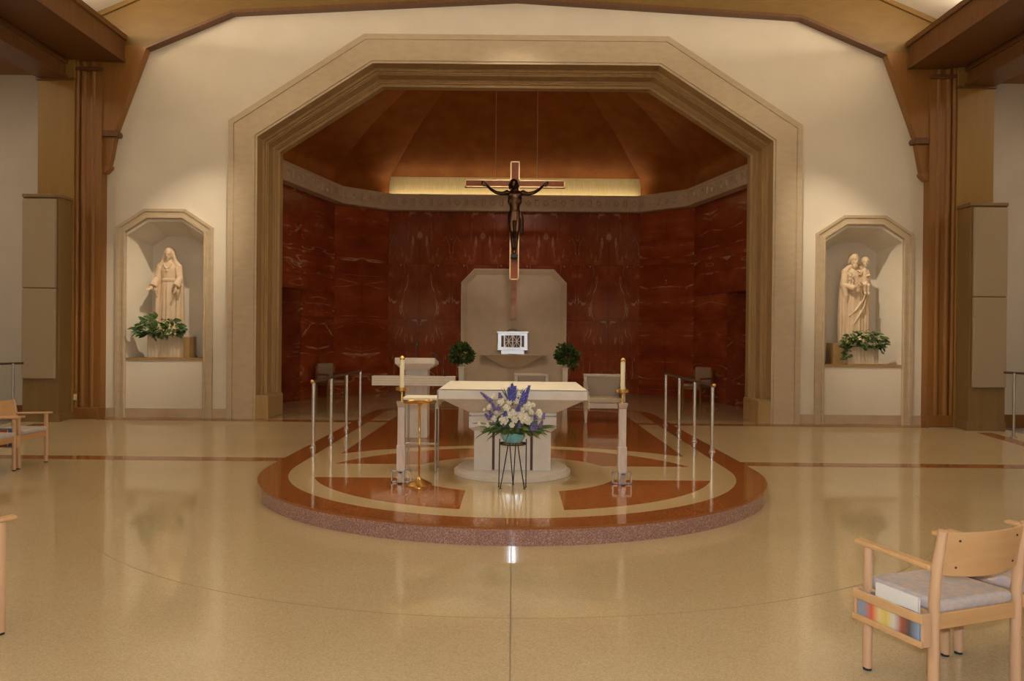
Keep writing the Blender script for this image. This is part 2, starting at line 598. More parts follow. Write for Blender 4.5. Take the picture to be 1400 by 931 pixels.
for s in (-1, 1):
    strip(min(s * 2.8, s * 8.0), max(s * 2.8, s * 8.0), YS1 - 0.27, YS1 + 0.03)
    strip(min(s * 2.85, s * 7.45), max(s * 2.85, s * 7.45), YS2 - 0.08, YS2 + 0.19)
    strip(min(s * 8.0, s * 8.26), max(s * 8.0, s * 8.26), 7.0, YS1)
    strip(min(s * 8.0, s * 8.26), max(s * 8.0, s * 8.26), YS1, 13.4)
# divider strips: the joint along the axis and the wide circle around the platform
strip(-0.005, 0.001, -3.0, PC[1] - 2.87, 'joint', 'joint_strip')
b = MB()
seg = 64
R0, R1 = 4.489, 4.493
vs, fs = [], []
for i in range(seg + 1):
    an = math.radians(180 + 8) + math.radians(164) * i / seg
    for R in (R0, R1):
        for dz in (-0.004, 0.0012):
            vs.append((PC[0] + R * math.cos(an), PC[1] + R * math.sin(an), ZN + dz))
for i in range(seg):
    a = i * 4
    for q in ((0, 1, 5, 4), (1, 3, 7, 5), (3, 2, 6, 7), (2, 0, 4, 6)):
        fs.append(tuple(a + k for k in q))
b.add(vs, fs)
b.build('joint_strip', 'joint', FLOOR)


# ------------------------------------------------------------------ platform of the altar
def outline(R, hx, yb, b_end, ex=2.8, n=48):
    """rounded front of radius R about PC, straight sides at hx, flattened rounded rear end"""
    pts = []
    for i in range(n + 1):
        an = PI + PI * i / n
        pts.append((R * math.cos(an) * (hx / R if abs(math.sin(an)) < 0.2 else 1), PC[1] + R * math.sin(an)))
    pts = [(R * math.cos(PI + PI * i / n), PC[1] + R * math.sin(PI + PI * i / n)) for i in range(n + 1)]
    m_ = 20
    for i in range(m_ + 1):
        an = PI / 2 * i / m_
        c, s_ = math.cos(an), math.sin(an)
        pts.append((hx * c ** (2 / ex), yb + b_end * s_ ** (2 / ex)))
    for i in range(m_ - 1, -1, -1):
        an = PI / 2 * i / m_
        c, s_ = math.cos(an), math.sin(an)
        pts.append((-hx * c ** (2 / ex), yb + b_end * s_ ** (2 / ex)))
    return pts


PLAT = thing('altar_platform', 'rounded terrazzo altar platform with terracotta border and speckled red riser', 'platform', (0, 0, ZN))
pts = outline(2.87, 2.86, 15.8, 1.25)
n = len(pts)
mb = MB()
LIP = 0.02
mb.add([(p[0], p[1], 0.0) for p in pts] + [(p[0], p[1], -ZN - LIP) for p in pts],
       [(i, (i + 1) % n, (i + 1) % n + n, i + n) for i in range(n)])
mb.build('riser', 'riser', PLAT, smooth=60)
mb = MB()
mb.prism(pts, 'z', -ZN - LIP, -ZN)
mb.build('border', 'terracotta', PLAT)
TOP = -ZN


def inlay(poly, m, name, lift):
    b_ = MB()
    b_.prism(poly, 'z', TOP - 0.01, TOP + lift)
    return b_.build(name, m, PLAT)


inlay(outline(2.55, 2.60, 15.75, 1.05), 'platform_cream', 'cream_field', 0.0012)


def arc(c, R, a0, a1, n=40):
    return [(c[0] + R * math.cos(math.radians(a0 + (a1 - a0) * i / n)), c[1] + R * math.sin(math.radians(a0 + (a1 - a0) * i / n)))
            for i in range(n + 1)]


def ang(c, p):
    return math.degrees(math.atan2(p[1] - c[1], p[0] - c[0]))


# four petals around the altar and the long rear field
for s in (-1, 1):
    yl = 8.47
    xo = math.sqrt(2.28 ** 2 - (yl - PC[1]) ** 2)
    xi = math.sqrt(1.18 ** 2 - (yl - AC[1]) ** 2)
    yo = PC[1] - math.sqrt(2.28 ** 2 - 0.47 ** 2)
    yi = AC[1] - math.sqrt(1.18 ** 2 - 0.47 ** 2)
    poly = arc(PC, 2.28, ang(PC, (-xo, yl)) % 360, ang(PC, (-0.47, yo)) % 360) + \
        arc(AC, 1.18, ang(AC, (-0.47, yi)) % 360, ang(AC, (-xi, yl)) % 360, 20)
    inlay([(p[0] * -s, p[1]) for p in poly], 'terracotta', 'terracotta_petal', 0.0024)
    c2, Rb = (0, 8.54), 2.29
    yl = 9.37
    xo = math.sqrt(Rb ** 2 - (yl - c2[1]) ** 2)
    xi = math.sqrt(1.18 ** 2 - (yl - AC[1]) ** 2)
    yo = c2[1] + math.sqrt(Rb ** 2 - 0.2 ** 2)
    yi = AC[1] + math.sqrt(1.18 ** 2 - 0.2 ** 2)
    poly = arc(c2, Rb, ang(c2, (-xo, yl)), ang(c2, (-0.2, yo))) + arc(AC, 1.18, ang(AC, (-0.2, yi)), ang(AC, (-xi, yl)), 20)
    inlay([(p[0] * -s, p[1]) for p in poly], 'terracotta', 'terracotta_petal', 0.0024)
c3, Rc = (0, 7.8), 3.26
ya = c3[1] + math.sqrt(Rc ** 2 - 2.24 ** 2)
poly = arc(c3, Rc, ang(c3, (-2.24, ya)), ang(c3, (2.24, ya))) + [(2.24, 15.7)]
for i in range(1, 20):
    an = PI / 2 * i / 20
    poly.append((2.24 * math.cos(an) ** (2 / 2.6), 15.7 + 0.85 * math.sin(an) ** (2 / 2.6)))
for i in range(20, -1, -1):
    an = PI / 2 * i / 20
    poly.append((-2.24 * math.cos(an) ** (2 / 2.6), 15.7 + 0.85 * math.sin(an) ** (2 / 2.6)))
inlay(poly, 'terracotta', 'terracotta_field', 0.0024)
for s in (-1, 1):
    b = MB()
    b.box(min(s * 2.2, s * 2.66), max(s * 2.2, s * 2.66), YS2 - 0.08, YS2 + 0.19, TOP - 0.01, TOP + 0.002)
    b.build('cross_strip', 'terracotta', PLAT)

# ------------------------------------------------------------------ front wall with arch opening and niches
AX, AZ1, AX2, AZ2 = 5.25, 5.46, 2.78, 7.06        # outer line of the arch surround
NX, NHW, NZ1, NTW, NZ2 = 6.42, 0.89, 3.50, 0.38, 3.835
arch = [(-AX, 0), (-AX, AZ1), (-AX2, AZ2), (AX2, AZ2), (AX, AZ1), (AX, 0)]
IN = 0.35                                          # the wall's own hole runs under the surround
hole = [(p.x, p.y) for p in offset_path(arch, IN)]
outer = [(-8.0, 0), (hole[0][0], 0)] + hole[1:-1] + [(hole[-1][0], 0), (8.0, 0), (8.0, 7.3), (0, 10.4), (-8.0, 7.3)]
niche_in = [(-0.71, 1.1), (-0.71, 3.35), (-0.305, 3.61), (0.305, 3.61), (0.71, 3.35), (0.71, 1.1)]
holes = [[(s * NX + p[0], p[1]) for p in niche_in] for s in (-1, 1)]
loops = [[Vector((x, z, 0)) for x, z in lp] for lp in [outer] + holes]
tr = tessellate_polygon(loops)
flat = [p for lp in loops for p in lp]
mb = MB()
mb.add([(p.x, YW, p.y) for p in flat], [tuple(t) for t in tr])
tr2 = tessellate_polygon([loops[0]])
mb.add([(p.x, YW + 0.75, p.y) for p in loops[0]], [tuple(t) for t in tr2])
WALL = mb.build('wall_front', 'plaster')
struct(WALL, 'cream plaster wall around the sanctuary arch')

# arch surround
prof = [(0, 0.02), (0, -0.08), (0.095, -0.08), (0.10, -0.062), (0.118, -0.062), (0.123, -0.08), (0.485, -0.08),
        (0.492, -0.06), (0.53, -0.06), (0.53, 0.22), (0.575, 0.22), (0.575, 0.27), (0.595, 0.27), (0.605, 0.29), (0.605, 0.31),
        (0.62, 0.31), (0.62, 0.57), (0.66, 0.57), (0.66, 0.60), (0.685, 0.60), (0.685, 0.65), (0.735, 0.65), (0.735, 0.84), (0.4, 0.84)]
ARCH = sweep(arch, prof[:9], YW).build('trim_1', 'travertine')
struct(ARCH, 'pale travertine surround of the sanctuary arch')
sweep(arch, prof[8:], YW).build('reveal', 'travertine_v', ARCH)
for s in (-1, 1):
    b = MB()
    x0, x1 = sorted((s * 4.755, s * 4.49))
    b.box(x0, x1, YW - 0.055, YW + 0.86, 0.0, 0.40)
    b.prism([(x0, 0.40), (x1, 0.40), (x1 - 0.02, 0.43), (x0 + 0.02, 0.43)], 'y', YW - 0.04, YW + 0.85)
    b.build('plinth', 'travertine_v', ARCH, bevel=0.006)

# baseboards and niche surrounds
for s, nm in ((-1, 'left'), (1, 'right')):
    b = MB()
    for x0, x1 in ((AX, NX - NHW), (NX - NHW + 0.18, NX + NHW - 0.18), (NX + NHW, 7.55)):
        xx = sorted((s * x0, s * x1))
        b.box(xx[0], xx[1], YW - 0.03, YW + 0.02, 0, 0.175)
    struct(b.build('baseboard_' + nm, 'baseboard', bevel=0.004), 'stone baseboard under the %s statue niche' % nm)
    np_ = [(s * NX + p[0], p[1]) for p in ((-NHW, 0), (-NHW, NZ1), (-NTW, NZ2), (NTW, NZ2), (NHW, NZ1), (NHW, 0))]
    npf = [(0, 0.02), (0, -0.05), (0.05, -0.05), (0.055, -0.035), (0.125, -0.035), (0.13, -0.055), (0.165, -0.055), (0.18, -0.03),
           (0.18, 0.03), (0.21, 0.06)]
    t = sweep(np_, npf[:9], YW).build('trim_2' if s < 0 else 'trim_3', 'travertine')
    struct(t, 'moulded travertine surround of the %s statue niche' % nm)
    # niche box
    c = s * NX
    b = MB()
    D0, D1 = YW, YW + 0.62
    fr = [(-0.71, 1.1), (-0.71, 3.35), (-0.305, 3.61), (0.305, 3.61), (0.71, 3.35), (0.71, 1.1)]
    bk = [(-0.52, 1.1), (-0.52, 3.22), (-0.22, 3.42), (0.22, 3.42), (0.52, 3.22), (0.52, 1.1)]
    vs = [(c + p[0], D0, p[1]) for p in fr] + [(c + p[0], D1, p[1]) for p in bk]
    fs = [(i, i + 1, i + 7, i + 6) for i in range(5)] + [(6, 7, 8, 9, 10, 11)]
    b.add(vs, fs)
    b.build('niche_lining', 'plaster', t)
    b = MB()
    b.prism([(c - 0.71, YW - 0.02), (c + 0.71, YW - 0.02), (c + 0.52, D1), (c - 0.52, D1)], 'z', 1.06, 1.1)
    b.build('niche_ledge', 'niche_block', t)

# ------------------------------------------------------------------ apse: marble walls, frieze, vault
ring = [(-5.77, 15.06), (-4.66, 20.05), (-3.43, 21.2), (3.43, 21.2), (4.66, 20.05), (5.77, 15.06)]
APSE = MB()
for (x0, y0), (x1, y1) in zip(ring[:-1], ring[1:]):
    dx, dy = x1 - x0, y1 - y0
    L = math.hypot(dx, dy)
    if abs(dy) > 3:                               # side walls keep a doorway
        da, db = (17.0, 18.34)
        if x0 > 0:
            da, db = db, da
        ta, tb = (da - y0) / dy, (db - y0) / dy
        for t0, t1, z0, z1 in ((0, ta, 0, 5.0), (tb, 1, 0, 5.0), (ta, tb, 2.63, 5.0)):
            APSE.add([(x0 + dx * t0, y0 + dy * t0, z0), (x0 + dx * t1, y0 + dy * t1, z0),
                      (x0 + dx * t1, y0 + dy * t1, z1), (x0 + dx * t0, y0 + dy * t0, z1)], [(0, 1, 2, 3)])
    else:
        APSE.add([(x0, y0, 0), (x1, y1, 0), (x1, y1, 5.0), (x0, y0, 5.0)], [(0, 1, 2, 3)])
APSE = APSE.build('wall_apse', 'backing')
struct(APSE, 'five-sided apse wall clad in book-matched red marble slabs')
SLAB_T = 0.03
GAP = 0.0035
ZF0, ZF1 = 4.93, 5.36


def slab(o, d, nrm, s0, s1, z0, z1, mirror, off, upright):
    g = GAP
    a, b_ = s0 + g, s1 - g
    zz0, zz1 = z0 + g, z1 - g
    vs, uvs = [], []
    for dep in (0.0, SLAB_T):
        for s_, z_ in ((a, zz0), (b_, zz0), (b_, zz1), (a, zz1)):
            p = o + d * s_ + nrm * dep
            vs.append((p.x, p.y, z_))
            u_ = (s_ - s0) if not mirror else (s1 - s_)
            if upright:
                uvs.append((z_ - z0 + off[0], u_ * 1.3 + off[1]))
            else:
                uvs.append((u_ * 0.5 + off[0], (z_ - z0) * 1.15 + off[1]))
    fs = [(4, 5, 6, 7), (0, 1, 5, 4), (1, 2, 6, 5), (2, 3, 7, 6), (3, 0, 4, 7)]
    me = bpy.data.meshes.new('marble_slab')
    me.from_pydata(vs, [], fs)
    uvl = me.uv_layers.new(name='UVMap')
    for lp in me.loops:
        uvl.data[lp.index].uv = uvs[lp.vertex_index]
    me.materials.append(MT['marble'])
    return link('marble_slab', me, APSE)


rows = [0.0, 0.42, 2.0, 3.5, ZF0]
for wi, ((x0, y0), (x1, y1)) in enumerate(zip(ring[:-1], ring[1:])):
    o = Vector((x0, y0, 0))
    d = Vector((x1 - x0, y1 - y0, 0))
    L = d.length
    d.normalize()
    nrm = Vector((d.y, -d.x, 0))
    if wi == 2:
        cols = [L * i / 8 for i in range(9)]
    elif wi in (1, 3):
        cols = [0, L / 2, L]
    else:
        dyy = abs(d.y)
        e = sorted([(17.0 - 15.06) / dyy, (18.34 - 15.06) / dyy])
        if wi == 4:
            e = sorted([L - e[0], L - e[1]])
        mid = [0, e[0] / 2, e[0], e[1], (e[1] + L) / 2, L]
        cols = mid
    rr = rows if wi not in (0, 4) else [0.0, 0.42, 2.0, 2.63, 3.5, ZF0]
    for j in range(len(rr) - 1):
        off = (random.uniform(0, 40), random.uniform(0, 40))
        for i in range(len(cols) - 1):
            if wi in (0, 4) and i == 2 and rr[j] < 2.6:
                continue
            slab(o, d, nrm, cols[i], cols[i + 1], rr[j], rr[j + 1], i % 2 == 1, off, wi == 2)
# doorway recesses in the side walls
for s in (-1, 1):
    b = MB()
    for (ya, za, yb, zb) in ((17.0, 0, 18.34, 2.63),):
        xa = 5.77 - 0.2223 * (ya - 15.06)
        xb = 5.77 - 0.2223 * (yb - 15.06)
        P = [(s * xa, ya), (s * xb, yb), (s * (xb + 1.1), yb + 0.24), (s * (xa + 1.1), ya + 0.24)]
        vs = [(p[0], p[1], 0) for p in P] + [(p[0], p[1], 2.63) for p in P]
        b.add(vs, [(1, 2, 6, 5), (2, 3, 7, 6), (3, 0, 4, 7), (4, 5, 6, 7), (0, 1, 2, 3)])
    me = b.mesh('doorway_lining', 'marble')
    uvl = me.uv_layers.new(name='UVMap')
    for lp in me.loops:
        c_ = me.vertices[lp.vertex_index].co
        uvl.data[lp.index].uv = (c_.x * 1.1 + c_.y, c_.z)
    dw = link('door_1' if s < 0 else 'door_2', me)
    struct(dw, 'dark doorway in the %s marble side wall of the apse' % ('left' if s < 0 else 'right'))


def inset(ringp, k):
    """apse ring moved inwards by k (mitred)"""
    return [(p.x, p.y) for p in offset_path(ringp, k)]


inner = inset(ring, 0.26)
wallr = inset(ring, SLAB_T)
FRZ = MB()
for i in range(5):
    a0, a1 = inner[i], inner[i + 1]
    b0, b1 = wallr[i], wallr[i + 1]
    FRZ.hexa([(b0[0], b0[1], ZF0), (b1[0], b1[1], ZF0), (a1[0], a1[1], ZF0), (a0[0], a0[1], ZF0)],
             [(b0[0], b0[1], ZF0 + 0.06), (b1[0], b1[1], ZF0 + 0.06), (a1[0], a1[1], ZF1), (a0[0], a0[1], ZF1)])
FRZ = FRZ.build('trim_4', 'frieze')
struct(FRZ, 'carved stone frieze running round the apse below the vault')
f1, f2 = inset(ring, 0.262), inset(ring, 0.29)
orn = MB()
for i in range(5):
    for z0, z1 in ((ZF0, ZF0 + 0.06), (ZF1 - 0.07, ZF1)):
        a0, a1, b0, b1 = f2[i], f2[i + 1], f1[i], f1[i + 1]
        orn.hexa([(b0[0], b0[1], z0), (b1[0], b1[1], z0), (a1[0], a1[1], z0), (a0[0], a0[1], z0)],
                 [(b0[0], b0[1], z1), (b1[0], b1[1], z1), (a1[0], a1[1], z1), (a0[0], a0[1], z1)])
orn.build('fillet', 'frieze', FRZ)
orn = MB()
for i in range(5):
    p0, p1 = Vector(f1[i]), Vector(f1[i + 1])
    L = (p1 - p0).length
    d = (p1 - p0).normalized()
    nr = Vector((d.y, -d.x))
    cnt = max(2, int(L / 0.235))
    for k in range(cnt):
        c = p0 + d * (L * (k + 0.5) / cnt)
        zc = (ZF0 + ZF1) / 2
        dia = [(-0.085, 0), (0, 0.10), (0.085, 0), (0, -0.10)] if k % 2 else [(-0.05, -0.1), (-0.05, 0.1), (0.05, 0.1), (0.05, -0.1)]
        vs = [(c.x + d.x * q[0] + nr.x * 0.0, c.y + d.y * q[0] + nr.y * 0.0, zc + q[1]) for q in dia]
        vs += [(c.x + d.x * q[0] * 0.6 + nr.x * 0.035, c.y + d.y * q[0] * 0.6 + nr.y * 0.035, zc + q[1] * 0.6) for q in dia]
        orn.add(vs, [(4, 5, 6, 7), (0, 1, 5, 4), (1, 2, 6, 5), (2, 3, 7, 6), (3, 0, 4, 7)])
tag(orn.build('frieze_ornament', 'frieze', FRZ), kind='stuff')

# gilded vault, one facet over each side
vprof = [(1.0, 4.99), (1.0, 5.50), (0.998, 5.70), (0.985, 5.86), (0.94, 6.04), (0.86, 6.32), (0.76, 6.70), (0.64, 7.05), (0.5, 7.42)]


def vpt(p, k):
    y = p[1] if p[1] < 15.2 else 16 + (p[1] - 16) * k
    return (p[0] * k, y)


VAULT = MB()
top = [vpt(p, 0.5) for p in ring]
VAULT.add([(p[0], p[1], 7.42) for p in top], [tuple(range(6))])
VAULT = VAULT.build('ceiling_apse', 'vault')
struct(VAULT, 'gilded faceted half-dome over the apse')
for i in range(5):
    b = MB()
    vs, fs = [], []
    for k, z in vprof:
        vs += [(*vpt(ring[i], k), z), (*vpt(ring[i + 1], k), z)]
    for j in range(len(vprof) - 1):
        fs.append((2 * j, 2 * j + 1, 2 * j + 3, 2 * j + 2))
    b.add(vs, fs)
    b.build('vault_facet', 'vault', VAULT, smooth=40)

b = MB()
vs, fs = [], []
bp = [(21.19, 4.99), (21.19, 5.50), (21.18, 5.70), (21.145, 5.79), (21.112, 5.86)]
for y, z in bp:
    hx_ = 3.43 * (1.0 - (21.19 - y) / 5.2) - 0.006
    vs += [(-hx_, y, z), (hx_, y, z)]
fs = [(2 * j, 2 * j + 1, 2 * j + 3, 2 * j + 2) for j in range(len(bp) - 1)]
b.add(vs, fs)
b.build('cove_glow_band', 'cove_glow_gold', VAULT, smooth=60)  # paler strip painting the cove lamp's wash on the foot of the vault

# ------------------------------------------------------------------ timber: ribs, brackets, beams, piers
RIBY = YW - 0.16
rib_low = [(-6.72, 6.77), (-5.16, 7.43), (0, 7.72), (5.16, 7.43), (6.72, 6.77)]
rib_top = [(-7.75, 7.29), (-5.2, 8.40), (0, 10.2), (5.2, 8.40), (7.75, 7.29)]
mb = MB()
mb.prism([(-7.55, 6.5)] + rib_low + [(7.55, 6.5), (7.75, 7.29)] + rib_top[::-1][1:-1] + [(-7.75, 7.29)], 'y', RIBY, YW + 0.01)
RIB = mb.build('trim_5', 'wood_rib', bevel=0.008)
struct(RIB, 'oak arch rib framing the top of the front wall')
mb = MB()
for (p, q) in zip(rib_low[:-1], rib_low[1:]):
    mb.hexa([(p[0], RIBY - 0.03, p[1] - 0.055), (q[0], RIBY - 0.03, q[1] - 0.055), (q[0], YW, q[1] - 0.055), (p[0], YW, p[1] - 0.055)],
            [(p[0], RIBY - 0.03, p[1]), (q[0], RIBY - 0.03, q[1]), (q[0], YW, q[1]), (p[0], YW, p[1])])
mb.build('lower_moulding', 'wood_dark', RIB)
mb = MB()
for (p, q) in zip(rib_top[:-1], rib_top[1:]):
    mb.hexa([(p[0], RIBY - 0.05, p[1] - 0.09), (q[0], RIBY - 0.05, q[1] - 0.09), (q[0], YW, q[1] - 0.09), (p[0], YW, p[1] - 0.09)],
            [(p[0], RIBY - 0.05, p[1]), (q[0], RIBY - 0.05, q[1]), (q[0], YW, q[1]), (p[0], YW, p[1])])
mb.build('upper_moulding', 'wood_rib', RIB)

for s, side in ((-1, 'left'), (1, 'right')):
    def X(a, b):
        return sorted((s * a, s * b))
    # bracket under the rib
    br = struct(thing('arch_bracket', None, None, (0, RIBY, 4.46)),
                'carved oak bracket carrying the roof rib above the statue of the %s' % ('robed woman' if s < 0 else 'man with child'))
    mb = MB()
    z0 = -4.46
    poly = [(s * 7.53, 6.78 + z0), (s * 6.70, 6.76 + z0), (s * 7.02, 5.9 + z0), (s * 7.27, 5.22 + z0), (s * 7.53, 5.22 + z0)]
    mb.prism(poly, 'y', -0.02, 0.16)
    mb.build('brace', 'wood_mid', br, bevel=0.012)
    mb = MB()
    mb.prism([(s * 7.55, 5.12 + z0), (s * 7.23, 5.12 + z0), (s * 7.21, 5.17 + z0), (s * 7.23, 5.22 + z0), (s * 7.55, 5.22 + z0)], 'y', -0.03, 0.16)
    mb.build('collar', 'wood_dark', br, bevel=0.008)
    mb = MB()
    mb.prism([(s * 7.53, 5.12 + z0), (s * 7.29, 5.12 + z0), (s * 7.36, 4.75 + z0), (s * 7.40, 4.58 + z0), (s * 7.53, 4.55 + z0)], 'y', 0.02, 0.16)
    mb.prism([(s * 7.53, 4.60 + z0), (s * 7.365, 4.60 + z0), (s * 7.37, 4.55 + z0), (s * 7.46, 4.46 + z0), (s * 7.53, 4.46 + z0)], 'y', 0.0, 0.16)
    mb.build('corbel', 'wood_mid', br, bevel=0.01)
    # long beams
    x = X(7.10, 8.05)
    mb = MB()
    mb.box(x[0], x[1], -9.4, YW - 0.17, 6.46, 6.90)
    bm_ = mb.build('ceiling_beam', 'wood_dark', bevel=0.02)
    struct(bm_, 'deep brown oak beam running along the %s side of the nave' % side)
    mb = MB()
    xx = X(7.06, 7.12)
    mb.box(xx[0], xx[1], -9.4, YW - 0.17, 6.86, 6.95)
    xx = X(7.085, 7.12)
    mb.box(xx[0], xx[1], -9.4, YW - 0.17, 6.455, 6.52)
    mb.build('edge_moulding', 'wood_dark', bm_)
    x = X(8.10, 8.60)
    mb = MB()
    mb.box(x[0], x[1], -9.4, 13.99, 6.12, 6.55)
    li = mb.build('arcade_lintel', 'wood_dark', bevel=0.015)
    struct(li, 'brown oak lintel over the %s side aisle' % side)
    mb = MB()
    xx = X(8.06, 8.12)
    mb.box(xx[0], xx[1], -9.4, YW - 0.25, 6.38, 6.46)
    mb.box(xx[0], xx[1], -9.4, YW - 0.25, 6.12, 6.17)
    mb.build('edge_moulding', 'wood_dark', li)
    # pier with clustered shafts
    pr = struct(thing('timber_pier', None, None), 'tall oak-clad pier with clustered shafts behind the %s loudspeaker' % side)
    x = X(7.94, 8.60)
    mb = MB()
    mb.box(x[0], x[1], 14.0, 14.9, 0.0, 7.1)
    mb.build('pier_face', 'wood_gold', pr, bevel=0.01)
    mb = MB()
    x = X(7.50, 7.95)
    mb.box(x[0], x[1], 14.10, YW + 0.02, 0, 7.0)
    mb.build('backing_board', 'wood_mid', pr)
    for (a, r, yy) in ((7.915, 0.035, 14.06), (7.83, 0.055, 14.12), (7.735, 0.03, 14.13), (7.665, 0.055, 14.13), (7.575, 0.03, 14.14), (7.525, 0.022, 14.15)):
        mb = MB()
        mb.tube([(s * a, yy, 0.2), (s * a, yy, 6.46)], r, 14)
        mb.build('shaft', 'wood_mid', pr, smooth=60)
    mb = MB()
    x = X(7.49, 7.97)
    mb.box(x[0], x[1], 14.04, YW, 0.0, 0.2)
    mb.build('shaft_base', 'wood_mid', pr, bevel=0.01)
    mb = MB()
    mb.box(x[0], x[1], 14.02, YW, 6.28, 6.35)
    x = X(7.92, 8.62)
    mb.box(x[0], x[1], 13.96, 14.9, 6.08, 6.13)
    mb.build('capital', 'wood_dark', pr, bevel=0.01)
    # casing with loudspeaker
    zf = floor_z(13.6) - 0.002
    cs = thing('loudspeaker_casing', 'tall oak casing with fabric loudspeaker panels nearest the statue of the %s' % ('robed woman' if s < 0 else 'man with child'), 'loudspeaker', (0, 0, zf))
    x = X(7.965, 8.60)
    mb = MB()
    mb.prism([(s * 7.965, 13.995), (s * 7.965, 13.60), (s * 8.60, 13.60), (s * 8.60, 13.995)], 'z', 0.0, 3.93)
    mb.build('cabinet', 'casing', cs, bevel=0.01)
    mb = MB()
    x = X(7.94, 8.61)
    mb.box(x[0], x[1], 13.575, 13.995, 3.93, 3.99)
    mb.build('cornice', 'casing', cs, bevel=0.008)
    mb = MB()
    mb.box(x[0], x[1], 13.585, 13.995, 0.0, 0.16)
    mb.build('plinth', 'casing', cs, bevel=0.006)
    x = X(8.0, 8.585)
    for z0_, z1_ in ((0.76, 2.335), (2.345, 3.90)):
        mb = MB()
        mb.box(x[0], x[1], 13.54, 13.60, z0_, z1_)
        mb.build('grille_panel', 'grille', cs, bevel=0.018, seg=3)

# outlet on the left shafts
o = thing('outlet_plate', 'small ivory electrical outlet on the oak pier', 'outlet', (-7.915, 14.02, 0.385))
mb = MB()
mb.box(-0.035, 0.035, 0.0, 0.012, -0.057, 0.057)
mb.build('plate', 'ivory', o, bevel=0.004)
for dz in (-0.022, 0.022):
    mb = MB()
    mb.box(-0.016, 0.016, -0.003, 0.001, dz - 0.013, dz + 0.013)
    mb.build('socket', 'paper', o)

# ------------------------------------------------------------------ nave shell: ceiling, side and rear walls, aisles
mb = MB()
for s in (-1, 1):
    mb.add([(s * 8.1, -9.5, 7.16), (s * 8.1, YW, 7.16), (0, YW, 10.5), (0, -9.5, 10.5)], [(0, 1, 2, 3)])
struct(mb.build('ceiling', 'ceiling'), 'white pitched ceiling of the nave')
for s, side in ((-1, 'left'), (1, 'right')):
    mb = MB()
    X_ = s * 14
    mb.add([(X_, -9.5, -1.2), (X_, 16.5, -1.2), (X_, 16.5, 7.3), (X_, -9.5, 7.3)], [(0, 1, 2, 3)])
    mb.add([(X_, 16.5, -1.2), (s * 8.6, 16.5, -1.2), (s * 8.6, 16.5, 7.6), (X_, 16.5, 7.6)], [(0, 1, 2, 3)])
    mb.add([(s * 8.6, 14.85, -1.2), (s * 8.6, 16.5, -1.2), (s * 8.6, 16.5, 7.6), (s * 8.6, 14.85, 7.6)], [(0, 1, 2, 3)])
    struct(mb.build('wall_' + side, 'plaster'), 'cream plaster wall of the %s side aisle' % side)
    mb = MB()
    xa, xb = sorted((s * 8.62, s * 13.9))
    mb.box(xa, xb, 16.44, 16.5, -0.28, 0.0)
    struct(mb.build('baseboard_aisle_' + side, 'wood_mid'), 'brown baseboard at the end of the %s aisle' % side)
    mb = MB()
    mb.add([(s * 8.6, -9.5, 7.0), (s * 14, -9.5, 7.0), (s * 14, 16.5, 7.0), (s * 8.6, 16.5, 7.0)], [(0, 1, 2, 3)])
    mb.add([(s * 8.05, -9.5, 7.16), (s * 8.6, -9.5, 7.0), (s * 8.6, 16.5, 7.0), (s * 8.05, 16.5, 7.16)], [(0, 1, 2, 3)])
    struct(mb.build('ceiling_aisle_' + side, 'wood_mid'), 'brown boarded ceiling of the %s aisle' % side)
    # stair well beside the sanctuary
    mb = MB()
    for k in range(6):
        zz = ZN - 0.17 * (k + 1)
        ya, yb = 12.0 + 0.3 * k, 12.0 + 0.3 * (k + 1)
        mb.add([(s * 8.72, ya, zz + 0.17), (s * 14, ya, zz + 0.17), (s * 14, ya, zz), (s * 8.72, ya, zz)], [(0, 1, 2, 3)])
        mb.add([(s * 8.72, ya, zz), (s * 14, ya, zz), (s * 14, yb, zz), (s * 8.72, yb, zz)], [(0, 1, 2, 3)])
    mb.add([(s * 8.72, 13.8, -1.18), (s * 14, 13.8, -1.18), (s * 14, 16.5, -1.18), (s * 8.72, 16.5, -1.18)], [(0, 1, 2, 3)])
    mb.add([(s * 8.72, 12.0, -1.2), (s * 8.72, 16.5, -1.2), (s * 8.72, 16.5, -0.02), (s * 8.72, 13.95, -0.02), (s * 8.72, 12.0, ZN)],
           [(0, 1, 2, 3, 4)])
    struct(mb.build('stair_well_' + side, 'dark'), 'dark stair well of the %s aisle' % side)
    # rail of the stair
    zb = floor_z(12.9)
    rl = thing('stair_rail', 'thin dark handrail with a slim post behind the loudspeaker casing nearest the %s' % ('robed woman' if s < 0 else 'man with child'), 'handrail', (s * 8.34, 12.95, zb))
    mb = MB()
    mb.tube([(s * -0.14, 0.06, 1.085), (0, 0, 1.08), (s * 0.55, -0.35, 1.06)], 0.018, 8)
    mb.build('handrail', 'rail_dark', rl, smooth=60)
    mb = MB()
    mb.tube([(0, 0, 0), (0, 0, 1.08)], 0.022, 10)
    mb.tube([(0, 0, 0), (0, 0, 0.015)], 0.05, 12)
    mb.build('post', 'steel', rl, smooth=60)
mb = MB()
mb.add([(-14, -9.5, -0.2), (14, -9.5, -0.2), (14, -9.5, 7.3), (8, -9.5, 7.3), (0, -9.5, 10.6), (-8, -9.5, 7.3), (-14, -9.5, 7.3)],
       [(0, 1, 2, 3, 4, 5, 6)])
struct(mb.build('wall_rear', 'wood_mid'), 'brown oak panelled rear wall of the nave')
